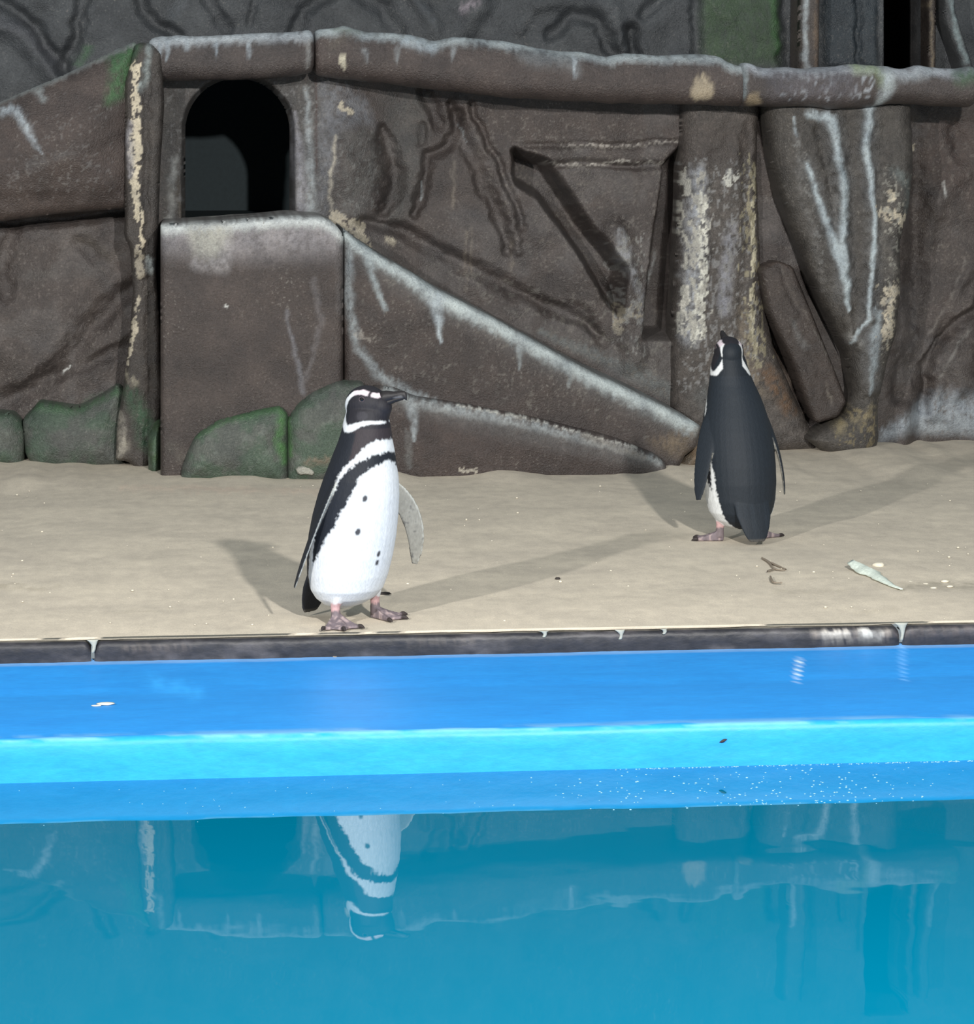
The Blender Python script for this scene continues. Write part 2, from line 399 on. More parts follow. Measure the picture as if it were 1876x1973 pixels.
# dark edging tiles along the front of the deck
edging = empty('trim_1', (0.75, YE, -.055)); tag(edging, 'dark edging strip between sand deck and blue pool ledge', None, None, 'structure')
def edging_tile(px0, px1):
    a = wp(px0, 1222, YE)[0]; b = wp(px1, 1222, YE)[0]; g = .004
    n = max(4, int((b - a) / .006)); prof = [(.06, -.0045), (.012, -.004), (.003, -.006), (-.003, -.012), (-.005, -.02), (-.005, -.035), (-.004, -.05), (-.003, -.062)]
    V = []; PXs = []
    for k in range(n + 1):
        x = a + g + (b - a - 2 * g) * k / n; e = min(x - a - g, b - g - x); rd = (1 - min(1, e / .018)) ** 2 * .016
        for i, (dy, z) in enumerate(prof):
            zz = z - (rd if i < 5 else rd * .3) + (vnoise(x * 14, i * .3, 3) - .5) * .0025 * (i > 1)
            V.append((x, YE + dy + rd * .3 * (i > 1) + (vnoise(x * 60, i * 2.0, 8) - .5) * .002, zz))
    V = np.array(V); m = len(prof)
    PX, PY = proj(V[:, 0], V[:, 1], V[:, 2]); f = Field(PX, PY, alb(52, 52, 58))
    u = fbm(V[:, 0] * 7, V[:, 2] * 45, 61, 4)
    f.c += (sstep((u - .5) / .2)[:, None]) * alb(92, 88, 88) * .6
    for (x, w, c) in ((300, 60, alb(100, 92, 88)), (1640, 70, alb(150, 140, 130)), (1610, 26, alb(205, 200, 190)), (1678, 14, alb(215, 215, 208)), (1800, 70, alb(105, 96, 94)), (850, 60, alb(90, 84, 82))):
        f.stroke([(x - w, 1240 - x * .0213 + 18), (x + w, 1240 - (x + w) * .0213 + 18)], 13, c, .6, .7)
    top = np.tile(np.arange(m), n + 1) < 2
    f.c[top] = f.c[top] * .35 + alb(150, 144, 132, 1.0) * .65 * (.3 + 1.1 * u[top][:, None])
    F = [(k * m + i, k * m + i + 1, (k + 1) * m + i + 1, (k + 1) * m + i) for k in range(n) for i in range(m - 1)]
    me = mesh('edging_tile', V, F); set_col(me, f.c)
    o = new_obj('edging_tile', me, M_SLATE, edging); o.matrix_parent_inverse = Matrix.Translation(-edging.location); return o
for a, b in ((-420, 178), (178, 1735), (1735, 2300)): edging_tile(a, b)
M_PUTTY = plain('white_sealant', alb(206, 208, 196), .7)
def drip(px, wpx, top, bot):
    """sealant run in a joint of the edging"""
    V = []; F = []; s = 10
    for k in range(8):
        t = k / 7; y = top + (bot - top) * t; c = wp(px + 3 * math.sin(t * 3), y, YE - .006); hw = (wpx * (1 - t) ** 4 + 4 * (.6 + .5 * vnoise(t * 4, px * .1, 3))) / 810
        for j in range(s):
            A = 2 * math.pi * j / s; V.append((c[0] + hw * math.cos(A), YE - .003 - .005 * math.sin(A), c[2]))
    for k in range(7):
        for j in range(s): F.append((k * s + j, k * s + (j + 1) % s, (k + 1) * s + (j + 1) % s, (k + 1) * s + j))
    F += [tuple(range(s))[::-1], tuple(range(7 * s, 8 * s))]
    o = new_obj('sealant_run', mesh('sealant_run', V, F), M_PUTTY, edging); o.matrix_parent_inverse = Matrix.Translation(-edging.location)
drip(178, 9, 1233, 1258); drip(1736, 12, 1200, 1234)
for x, w, t, b in ((1047, 7, 1216, 1228), (1194, 8, 1214, 1232), (1278, 4, 1212, 1222)): drip(x, w, t, b)

# ------------------------------------------------------------------ blue ledge, pool, water
ZW = -.105; YL = 5.845
def build_ledge():
    ycr = gp(938, 1322, -.055)[1]
    prof = [(YE + .02, -.050), (YE - .004, -.054), (YE - .02, -.056)]
    prof += [(y, -.056) for y in np.linspace(YE - .04, ycr + .01, 14)]
    prof += [(ycr - .006, -.0555)]
    prof += [(y, -.056 + .040 * (ycr - y) / (ycr - YL)) for y in np.linspace(ycr - .03, YL + .035, 14)]
    prof += [(YL + .022, -.0165), (YL + .012, -.0162), (YL + .005, -.0185), (YL, -.024), (YL - .002, -.032)]
    prof += [(YL - .003, z) for z in np.linspace(-.05, -.105, 8)] + [(YL - .003, z) for z in (-.2, -.5, -1.1)]
    xs = np.arange(-2.4, 4.6, .012); m = len(prof)
    P = np.array(prof); V = np.zeros((len(xs), m, 3)); V[:, :, 0] = xs[:, None]; V[:, :, 1] = P[:, 0]; V[:, :, 2] = P[:, 1]
    V = V.reshape(-1, 3)
    V[:, 2] += (fbm(V[:, 0] * 6, V[:, 1] * 9, 3, 3) - .5) * .003
    V[:, 1] += (fbm(V[:, 0] * 5, V[:, 2] * 20, 8, 3) - .5) * .003
    PX, PY = proj(V[:, 0], V[:, 1], V[:, 2])
    topc = midc = facec = np.array([.016, .295, .80])
    f = Field(PX, PY, facec)
    k = np.tile(np.arange(m), len(xs)); nb = fbm(V[:, 0] * 3, V[:, 1] * 3, 5, 3)
    f.c[k < 17] = topc; f.c[(k >= 17) & (k < 32)] = midc
    q = (k >= 3) & (k < 17); f.c[q] *= (.86 + .3 * nb[q])[:, None]
    wear = sstep((fbm(V[:, 0] * 9, V[:, 1] * 40, 7, 3) - .38) / .2); q = (k >= 31) & (k <= 34)
    f.c[q] = f.c[q] * (1 - .6 * wear[q][:, None]) + alb(140, 205, 250, 1.2) * .6 * wear[q][:, None]
    q = k <= 2; f.c[q] = f.c[q] * .5 + alb(150, 180, 215, 1.1) * .5
    f.stroke([(300, 1318), (380, 1335)], 26, alb(40, 130, 190, .8), .45, .5)
    f.stroke([(1540, 1272), (1537, 1292), (1533, 1312)], [7, 6, 4], alb(200, 215, 230, 1.1), .8, .4, wob=0)
    f.stroke([(1737, 1240), (1740, 1310)], [10, 5], alb(120, 180, 240, 1.1), .4, .4, wob=0)
    F = [(i * m + j, (i + 1) * m + j, (i + 1) * m + j + 1, i * m + j + 1) for i in range(len(xs) - 1) for j in range(m - 1)]
    me = mesh('pool_ledge', V, F); set_col(me, f.c)
    return tag(new_obj('pool_ledge', me, M_BLUE), 'bright blue painted pool ledge with raised rim', None, None, 'structure')
ledge = build_ledge()

def build_basin():
    x0, x1, y0, y1, z = -2.38, 4.58, 1.6, YL, -1.1
    V = [(x0, y0, z), (x1, y0, z), (x1, y1, z), (x0, y1, z), (x0, y0, .0), (x1, y0, .0), (x1, y1, -.03), (x0, y1, -.03)]
    F = [(0, 1, 2, 3), (4, 5, 1, 0), (5, 6, 2, 1), (7, 4, 0, 3)]
    me = mesh('pool_basin', V, F); set_col(me, np.repeat(alb(0, 150, 220)[None], 8, 0))
    return tag(new_obj('pool_basin', me, M_BLUE, smooth=False), 'blue painted pool basin under the water', None, None, 'structure')
build_basin()
def build_water():
    xs = np.linspace(-2.38, 4.58, 60); ys = np.linspace(1.6, YL - .0005, 40); gx, gy = np.meshgrid(xs, ys)
    V = np.stack([gx.ravel(), gy.ravel(), np.full(gx.size, ZW)], 1)
    return tag(new_obj('pool_water', mesh('pool_water', V, grid_faces(60, 40, np.ones(gx.size, bool))), M_WATER), 'calm turquoise pool water mirroring the penguin and the wall', 'water', None, 'stuff')
build_water()

#@@WALL
# ------------------------------------------------------------------ back wall with carved relief
YW = 10.45
arch = [(357, 425), (357, 240)] + [(458 + 101 * math.cos(a), 252 + 101 * -math.sin(a)) for a in np.linspace(math.pi, 0, 26)] + [(559, 425)]
def paint_wall(f):
    PX, PY = f.PX, f.PY; f.cut = 2.3
    f.c *= (.82 + .45 * f.n3)[:, None]
    m = sstep((f.n3 - .50) / .22)[:, None] * .5; f.c = f.c * (1 - m) + alb(114, 110, 109) * m
    # broad set-backs and swells of the wall
    f.h += .10 * sstep((780 - PX) / 160) - .10 * sstep((PX - 1740) / 50)
    f.h += (fbm(PX / 130, PY / 130, 71, 3) - .5) * .07
    # left bay: rock panels with cut joints
    for pts, w, h in (([(-60, 800), (15, 769), (67, 743), (123, 699), (179, 624), (239, 564), (280, 545)], 22, -.05),
                      ([(123, 717), (194, 684), (260, 650)], 14, -.03), ([(-60, 432), (120, 420), (260, 402)], 16, -.07),
                      ([(160, 470), (190, 500), (215, 512)], 18, -.03), ([(-20, 560), (90, 520), (190, 515)], 30, .02),
                      ([(-50, 620), (60, 600), (150, 560)], 40, .02), ([(30, 440), (10, 500), (14, 560)], 18, -.03)):
        f.relief(pts, w, h)
    # middle bay
    f.poly([(648, 225), (700, 232), (728, 262), (742, 330), (732, 395), (700, 425), (655, 430), (636, 330)], .05, 26)
    f.relief([(735, 250), (752, 300), (760, 360), (738, 410)], [12, 20, 20, 12], -.05)
    f.relief([(820, 172), (834, 205), (848, 235)], 17, -.05); f.relief([(813, 240), (812, 275)], 8, -.02)
    f.relief([(887, 187), (906, 239), (947, 317), (992, 448), (998, 490)], [12, 11, 11, 10, 7], .04)
    f.relief([(872, 200), (888, 262), (925, 345), (968, 440), (980, 490)], [10, 12, 14, 14, 8], -.04)
    f.relief([(908, 200), (926, 250), (966, 325), (1006, 440)], 9, -.03)
    f.relief([(884, 215), (868, 276), (826, 298), (812, 373), (800, 412)], [10, 14, 12, 14, 9], -.045)
    f.relief([(840, 230), (800, 300), (790, 360)], 20, .025)
    f.relief([(700, 430), (775, 444), (861, 496), (973, 549), (1060, 590), (1150, 640)], [12, 16, 18, 20, 16, 10], -.05)
    f.relief([(1010, 296), (1160, 298), (1312, 294)], 17, .030); f.relief([(1050, 318), (1180, 320), (1290, 322)], 8, -.03)
    f.relief([(1010, 278), (1160, 279), (1312, 274)], 7, -.016)
    f.poly([(990, 288), (1052, 310), (1128, 420), (1204, 520), (1194, 606), (1172, 580), (1106, 470), (1036, 378), (994, 352)], -.085, 12, 2, 1)
    f.poly([(1318, 280), (1316, 400), (1304, 500), (1294, 650), (1240, 650), (1258, 500), (1273, 400), (1284, 316)], -.085, 12, 2, 1)
    f.relief([(1186, 440), (1200, 520), (1215, 600), (1214, 690)], [26, 30, 32, 28], .06)
    f.relief([(1100, 590), (1130, 610), (1160, 660)], 14, -.02); f.relief([(1130, 570), (1180, 640), (1250, 700)], 18, .02)
    # right bay
    f.relief([(1467, 230), (1499, 324), (1517, 396), (1546, 470), (1575, 551), (1612, 625)], [10, 14, 16, 16, 16, 10], -.06)
    f.relief([(1474, 573), (1499, 659), (1535, 724), (1562, 800)], [10, 13, 15, 12], -.06)
    f.relief([(1760, 250), (1770, 420), (1755, 600), (1735, 760)], [24, 34, 30, 22], -.06)
    f.relief([(1880, 300), (1810, 400), (1790, 500)], 22, .03); f.relief([(1900, 500), (1809, 631), (1790, 700)], [16, 14, 10], .05)
    f.relief([(1900, 590), (1840, 640), (1800, 700), (1790, 790)], 12, -.05); f.relief([(1840, 640), (1822, 740), (1810, 800)], 16, .04)
    f.relief([(1850, 250), (1876, 300)], 20, -.03); f.poly([(1840, 600), (1890, 560), (1900, 760), (1850, 780), (1830, 700)], .05, 20)
    # paint: greyed frame around the nest hole, drips, peeled patches, algae
    f.area([(310, 155), (640, 152), (640, 420), (310, 430)], alb(104, 102, 100), .8, 12, .3)
    f.stroke([(566, 220), (572, 300), (582, 400)], [10, 22, 26], alb(140, 140, 146), .8, .4)
    f.stroke([(590, 170), (594, 290), (600, 410)], [8, 13, 16], PALE, .7, .5)
    f.stroke([(335, 300), (330, 380), (326, 425)], [10, 12, 12], alb(150, 152, 150), .7, .5)
    f.stroke([(342, 345), (345, 415)], 7, alb(92, 84, 74), .7, .4)
    f.stroke([(606, 150), (607, 330)], 3.5, alb(80, 58, 50), .9, .1, wob=1)
    f.area([(612, 160), (660, 165), (700, 190), (725, 250), (690, 240), (645, 260), (640, 330), (622, 420), (612, 400)], alb(138, 140, 146), .75, 14, .5)
    f.area([(650, 250), (720, 250), (735, 330), (700, 410), (655, 420)], alb(112, 110, 108), .7, 16, .5)
    f.stroke([(655, 205), (668, 214)], 14, CREAM, .9, .5, .3); f.stroke([(640, 265), (636, 330), (634, 400)], 6, alb(178, 172, 158), .7, .5)
    f.stroke([(640, 420), (690, 440), (700, 470)], 26, CREAM, .8, .7, .45); f.stroke([(745, 462), (756, 466)], 9, CREAM, .8, .4)
    f.area([(735, 175), (830, 180), (815, 300), (790, 420), (740, 440), (765, 330)], alb(92, 92, 90), .6, 20)
    f.area([(860, 190), (1000, 215), (1300, 240), (1310, 275), (1000, 275), (990, 330), (940, 280)], alb(94, 84, 80), .7, 18)
    f.stroke([(1080, 281), (1130, 281), (1200, 283), (1310, 272)], 3.5, alb(170, 165, 158), .8, .7)
    f.stroke([(1050, 314), (1130, 320), (1190, 313), (1280, 314)], 4.5, alb(176, 172, 165), .8, .8)
    f.stroke([(885, 240), (902, 275)], 3, PALE, .6, .5); f.stroke([(812, 350), (810, 385)], 3, PALE, .7, .5)
    for x, y0, y1 in ((895, 450, 560), (905, 440, 530), (985, 460, 520), (870, 330, 400), (875, 300, 340)): f.stroke([(x, y0), (x + 2, y1)], 5, alb(140, 132, 122), .5, .6)
    f.stroke([(1190, 450), (1205, 500), (1230, 560), (1236, 640)], [18, 22, 12, 8], alb(150, 152, 156), .7, .7)
    f.area([(1180, 590), (1235, 585), (1240, 610), (1205, 615), (1190, 650), (1178, 640)], CREAM, .9, 10, .7, .45)
    f.stroke([(1280, 490), (1265, 550), (1252, 570)], 6, alb(165, 168, 168), .6, .6)
    f.area([(1150, 640), (1310, 640), (1370, 800), (1290, 760), (1180, 700)], alb(112, 108, 106), .6, 30, .6)
    f.stroke([(1040, 640), (1180, 700), (1290, 755), (1400, 820)], [10, 24, 34, 34], alb(128, 134, 134), .65, .35)
    f.stroke([(1700, 840), (1760, 815), (1830, 790), (1900, 800)], [22, 34, 52, 60], alb(150, 158, 166), .9, .3)
    f.area([(1780, 812), (1900, 800), (1900, 845), (1775, 842)], alb(190, 200, 208), .7, 12, .5)
    f.stroke([(1832, 355), (1833, 378)], 4, WHITE, .8, .1); f.stroke([(1765, 275), (1772, 285)], 8, CREAM, .9, .3, .3)
    f.stroke([(1879, 505), (1812, 628), (1795, 650)], 4, alb(140, 135, 130), .6, .6); f.stroke([(1822, 735), (1850, 670), (1876, 640)], 5, alb(140, 138, 134), .5, .6)
    f.area([(1800, 230), (1900, 200), (1900, 420), (1850, 380), (1790, 330)], alb(92, 76, 70), .5, 20)
    f.stroke([(160, 460), (210, 490)], 22, alb(98, 92, 86), .5, .5); f.stroke([(60, 530), (200, 515)], 26, alb(104, 100, 98), .5, .6)
    f.stroke([(125, 712), (136, 706)], 5, WHITE, .8, .4)
    f.stroke([(170, 775), (230, 750), (290, 800)], 20, GREEN, .5, .5)
    f.stroke([(1480, 840), (1520, 862), (1600, 870)], [16, 12, 10], alb(160, 164, 164), .8, .4)
    f.area([(1470, 560), (1500, 690), (1560, 850), (1480, 850)], alb(112, 96, 82), .8, 14, .6)
    f.stroke([(1475, 720), (1500, 760)], 16, alb(150, 112, 78), .6, .8); f.stroke([(1555, 835), (1585, 850)], 14, alb(150, 132, 116), .8, .4)
_pw = paint_wall
def paint_wall(f):
    _pw(f)
    f.flakes([(860, 200), (1310, 240), (1310, 620), (1150, 650), (990, 480)], alb(134, 128, 122), .66, .7, 5, 5, 70)
    f.flakes([(1170, 440), (1250, 440), (1250, 700), (1170, 690)], alb(165, 165, 162), .56, .8, 5, 10, 71)
    f.flakes([(640, 240), (740, 240), (740, 430), (630, 430)], alb(140, 140, 138), .62, .7, 6, 7, 72)
    f.flakes([(700, 440), (1350, 640), (1350, 820), (1000, 640)], alb(134, 130, 124), .64, .7, 6, 6, 73)
    f.flakes([(0, 430), (250, 410), (250, 760), (0, 780)], alb(128, 120, 116), .70, .6, 6, 6, 74)
    f.flakes([(310, 150), (640, 150), (640, 430), (310, 430)], alb(146, 146, 146), .64, .7, 6, 7, 75)
    f.flakes([(1740, 200), (1900, 200), (1900, 830), (1740, 800)], alb(126, 118, 112), .68, .6, 6, 6, 76)
wall = slab('wall_back', [(-330, 940), (-330, 420), (0, 262), (235, 130), (285, 105), (600, 92), (1000, 132), (1440, 168), (2300, 172), (2300, 960)], YW, YW + .08, .01, paint_wall, step=.0056, smooth=0, rough=.010, segs=1, holes=arch)
tag(wall, 'dark brown carved concrete wall with peeling paint behind the penguins', None, None, 'structure')

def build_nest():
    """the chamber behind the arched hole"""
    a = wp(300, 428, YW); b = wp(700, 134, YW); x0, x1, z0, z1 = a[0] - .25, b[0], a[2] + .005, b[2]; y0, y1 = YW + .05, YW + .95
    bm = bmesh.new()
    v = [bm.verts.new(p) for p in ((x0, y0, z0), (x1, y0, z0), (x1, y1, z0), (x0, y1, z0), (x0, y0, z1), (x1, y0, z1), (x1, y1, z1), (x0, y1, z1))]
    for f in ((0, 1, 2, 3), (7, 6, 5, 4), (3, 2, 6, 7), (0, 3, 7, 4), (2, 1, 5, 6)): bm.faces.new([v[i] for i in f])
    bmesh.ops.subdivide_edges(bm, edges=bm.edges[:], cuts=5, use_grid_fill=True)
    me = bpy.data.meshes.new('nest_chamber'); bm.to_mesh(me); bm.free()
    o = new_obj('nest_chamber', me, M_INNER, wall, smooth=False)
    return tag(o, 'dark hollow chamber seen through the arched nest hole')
build_nest()

# upper wall standing back above the beam
YU = 10.95
def paint_upper(f):
    f.cut = 2.0
    f.c[:] = alb(84, 88, 92); f.c *= (.8 + .5 * f.n3)[:, None]
    f.h += (fbm(f.PX / 120, f.PY / 120, 91, 3) - .5) * .06
    for pts, w, h in (([(-40, -10), (20, 12), (70, 50), (95, 100), (120, 140)], 14, -.06), ([(172, -40), (155, 20), (150, 70), (120, 130)], 14, -.06),
                      ([(-40, 40), (40, 70), (110, 150)], 22, .05), ([(262, -40), (275, 20), (305, 50), (345, 70)], 14, -.06),
                      ([(390, -30), (410, 20), (440, 60)], 14, -.04), ([(500, -20), (480, 50)], 8, -.03),
                      ([(570, 60), (585, 20), (640, -20)], 16, -.05), ([(700, -10), (740, 20), (765, 60)], 20, -.05),
                      ([(790, -20), (820, 20), (845, 80)], 18, .05), ([(940, -10), (905, 40), (880, 80)], 22, .05),
                      ([(1000, 60), (1030, 10), (1100, -10), (1180, 20), (1205, 90)], [14, 18, 20, 18, 12], .05),
                      ([(1060, 70), (1100, 30), (1150, 40), (1180, 100)], 14, -.05), ([(1214, 60), (1218, 100)], 16, -.09),
                      ([(1240, 30), (1290, -10)], 14, -.04), ([(1340, -20), (1345, 120)], 12, -.04), ([(1520, -20), (1522, 130)], [22, 22], -.06),
                      ([(1652, -20), (1652, 130)], 7, -.04), ([(1340, -30), (1410, 40), (1430, 110)], 12, .02)):
        f.relief(pts, w, h)
    f.poly([(1585, -120), (1690, -120), (1690, 130), (1585, 130)], .03, 8, 1, 0)
    f.area([(1350, -60), (1500, -60), (1502, 125), (1355, 125)], alb(78, 100, 76), .9, 14, .3)
    f.stroke([(1490, -30), (1495, 100)], 14, alb(74, 116, 72), .7, .3)
    f.area([(1585, -60), (1690, -60), (1690, 130), (1585, 130)], alb(62, 72, 80), .9, 6, .2)
    f.stroke([(150, 120), (170, 95)], 18, GREEN, .7, .4)
    f.stroke([(890, 20), (915, 5)], 16, alb(150, 142, 150), .7, .8); f.stroke([(-20, 30), (60, 70), (105, 130)], 26, alb(96, 98, 104), .7, .3)
    f.stroke([(330, 30), (350, 0)], 20, alb(98, 104, 110), .6, .4); f.stroke([(800, -10), (830, 40)], 14, alb(92, 98, 104), .6, .3)
upper = slab('wall_upper', [(-330, 440), (-330, -420), (2300, -420), (2300, 215), (740, 190), (740, 122), (255, 122), (235, 300)], YU, YU + .3, .01, paint_upper, step=.008, smooth=0, rough=.014, segs=1, holes=[(1702, -250), (1790, -250), (1790, 170), (1702, 170)])
tag(upper, 'dim grey carved wall standing back above the log beam', None, None, 'structure')

def build_passage():
    """the unlit passage behind the upper opening"""
    a = wp(1680, 172, YU); b = wp(1812, -252, YU); x0, x1, z0, z1 = a[0], b[0] + .35, a[2], b[2]; y0, y1 = YU + .28, YU + 2.0
    V = [(x0, y0, z0), (x1, y0, z0), (x1, y1, z0), (x0, y1, z0), (x0, y0, z1), (x1, y0, z1), (x1, y1, z1), (x0, y1, z1)]
    o = new_obj('passage', mesh('passage', V, [(0, 1, 2, 3), (7, 6, 5, 4), (3, 2, 6, 7), (0, 3, 7, 4), (2, 1, 5, 6)]), plain('passage_concrete', alb(74, 82, 88), .8, .3), upper, smooth=False)
    return tag(o, 'unlit passage behind the tall opening above the beam')
build_passage()

#@@ROCKWORK
GW = 'carved concrete rockwork of the wall'
def thing(o, label, cat, group=None): return tag(o, label, cat, group)

# pole and slanted pole on the upper wall
def p_pole(f):
    f.stroke([(1550, -30), (1553, 130)], 9, alb(160, 168, 172), .9, .3); f.stroke([(1575, -30), (1572, 130)], 9, alb(120, 104, 90), .8, .7)
thing(slab('wooden_post', [(1543, -200), (1584, -200), (1580, 150), (1540, 150)], 10.80, 10.97, .03, p_pole, alb(96, 88, 84), .006, smooth=0), 'whitish peeling upright post above the log beam beside green panel', 'post')
thing(slab('wooden_post', [(1790, -200), (1806, -200), (1803, 150), (1790, 150)], 10.84, 10.97, .012, lambda f: f.stroke([(1795, 0), (1795, 130)], 5, alb(130, 118, 100), .8, .6), alb(70, 62, 58), .005, smooth=0), 'thin brown post edging the dark recess above the beam', 'post')
thing(slab('leaning_branch', [(1812, -200), (1834, -200), (1842, 20), (1880, 140), (1862, 150), (1822, 40)], 10.78, 10.97, .02, lambda f: f.stroke([(1830, -20), (1838, 40), (1862, 120)], 9, alb(128, 142, 144), .8, .3), alb(88, 90, 92), .005, smooth=1), 'grey leaning branch rising from the algae-green beam end', 'branch')

# log beam along the top
YB = 10.24
def p_beamA(f):
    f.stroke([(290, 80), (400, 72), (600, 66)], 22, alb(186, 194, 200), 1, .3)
    for x, l in ((322, 32), (305, 46), (480, 26), (420, 20), (360, 16)): f.stroke([(x, 84), (x - 2, 84 + l)], [9, 4], alb(150, 160, 168), .8, .3)
    f.stroke([(290, 90), (286, 150)], 8, alb(140, 148, 152), .7, .3); f.stroke([(594, 80), (588, 130)], 7, alb(140, 142, 142), .7, .4)
    f.stroke([(570, 98), (562, 108)], 20, alb(70, 62, 60), .5, .4)
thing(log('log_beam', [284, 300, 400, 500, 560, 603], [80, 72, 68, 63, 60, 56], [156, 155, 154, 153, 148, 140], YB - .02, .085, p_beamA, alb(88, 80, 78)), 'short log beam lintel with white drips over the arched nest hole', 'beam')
bt = [(603, 56), (640, 54), (665, 48), (700, 62), (760, 64), (800, 68), (832, 80), (870, 70), (920, 73), (980, 82), (1060, 97), (1120, 98), (1165, 110), (1200, 103), (1260, 107), (1330, 104), (1380, 108), (1405, 124), (1432, 128)]
def p_beamB(f):
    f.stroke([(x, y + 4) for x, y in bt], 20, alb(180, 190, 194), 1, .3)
    f.stroke([(780, 80), (825, 92)], 20, alb(176, 188, 196), .8, .5)
    f.area([(990, 100), (1110, 108), (1112, 150), (1080, 130), (1020, 128), (985, 112)], alb(146, 152, 156), .6, 12, .6)
    f.stroke([(1098, 108), (1104, 148)], [7, 3], alb(165, 175, 182), .8, .2)
    for x, l in ((700, 22), (760, 26), (870, 18), (1150, 20), (1225, 26), (1350, 22), (1415, 40)): f.stroke([(x, 95), (x, 95 + l)], [9, 4], alb(145, 152, 156), .55, .4)
    f.stroke([(655, 115), (662, 126)], 9, alb(196, 190, 170), .9, .2, .3)
    f.area([(1330, 146), (1350, 142), (1366, 165), (1366, 195), (1325, 196), (1324, 175)], alb(196, 182, 158), 1, 4, .1)
    f.stroke([(900, 84), (930, 92)], 14, alb(74, 64, 64), .5, .4); f.stroke([(980, 100), (1060, 106)], 12, alb(72, 66, 66), .4, .5)
    f.stroke([(660, 72), (640, 90)], 22, alb(96, 90, 82), .5, .4); f.stroke([(640, 56), (690, 60)], 12, alb(118, 132, 118), .5, .4)
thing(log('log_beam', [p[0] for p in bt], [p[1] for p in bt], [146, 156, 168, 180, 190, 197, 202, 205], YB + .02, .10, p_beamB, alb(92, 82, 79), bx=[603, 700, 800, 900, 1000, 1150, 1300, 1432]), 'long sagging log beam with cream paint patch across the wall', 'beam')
ct = [(1422, 120), (1440, 120), (1460, 132), (1500, 130), (1540, 133), (1600, 128), (1650, 124), (1700, 127), (1735, 134), (1765, 124), (1800, 132), (1840, 134), (1874, 126)]
def p_beamC(f):
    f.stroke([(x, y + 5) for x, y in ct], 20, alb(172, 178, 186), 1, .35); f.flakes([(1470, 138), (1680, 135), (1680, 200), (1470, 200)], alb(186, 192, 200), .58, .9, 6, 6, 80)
    f.area([(1470, 140), (1640, 138), (1640, 190), (1470, 192)], alb(112, 108, 114), .7, 16, .6)
    f.stroke([(1428, 122), (1420, 190)], 9, alb(140, 152, 156), .7, .3)
    f.area([(1430, 176), (1450, 172), (1458, 205), (1430, 204)], alb(190, 172, 144), 1, 4, .2)
    f.stroke([(1640, 130), (1680, 132), (1690, 160)], 20, alb(140, 156, 110), .6, .4)
    f.stroke([(1700, 145), (1692, 180), (1678, 215)], [28, 18, 12], alb(165, 174, 178), .9, .2)
    f.stroke([(1730, 150), (1780, 140)], 18, alb(150, 158, 164), .6, .5)
    f.stroke([(1840, 150), (1872, 140)], 28, alb(80, 112, 84), .7, .4)
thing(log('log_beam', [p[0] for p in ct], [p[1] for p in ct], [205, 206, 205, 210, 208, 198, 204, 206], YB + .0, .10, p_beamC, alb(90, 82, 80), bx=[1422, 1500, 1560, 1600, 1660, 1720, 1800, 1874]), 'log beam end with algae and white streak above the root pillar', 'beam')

# sloping boulder roof on the left
def p_boulder(f):
    f.c *= (.85 + .35 * f.n3)[:, None]
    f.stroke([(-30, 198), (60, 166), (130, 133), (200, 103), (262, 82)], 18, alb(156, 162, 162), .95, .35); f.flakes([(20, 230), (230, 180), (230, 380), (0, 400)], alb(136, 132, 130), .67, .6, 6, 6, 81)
    f.area([(205, 112), (270, 80), (285, 100), (262, 140), (235, 190), (205, 205), (212, 150)], alb(84, 124, 84), .85, 12, .5)
    f.stroke([(150, 120), (205, 100)], 14, alb(112, 124, 112), .7, .4)
    f.stroke([(-20, 222), (30, 210), (55, 250), (85, 295)], [16, 15, 14, 5], alb(152, 160, 166), .85, .4)
    f.stroke([(75, 175), (85, 190)], 13, alb(140, 148, 150), .7, .4); f.stroke([(140, 290), (60, 320)], 18, alb(106, 104, 104), .5, .7)
    f.relief([(60, 250), (110, 290), (200, 240)], 40, .02)
    f.relief([(-20, 395), (120, 385), (250, 372)], 18, -.02)
thing(slab('boulder', [(-330, 330), (-100, 245), (0, 195), (130, 140), (215, 98), (262, 78), (268, 100), (256, 402), (240, 403), (120, 412), (0, 428), (-330, 450)], 10.16, 10.5, .07, p_boulder, alb(88, 77, 73), .006, bulge=.06, rough=.014, smooth=1), 'large sloping brown boulder with green algae at its upper corner', 'boulder')

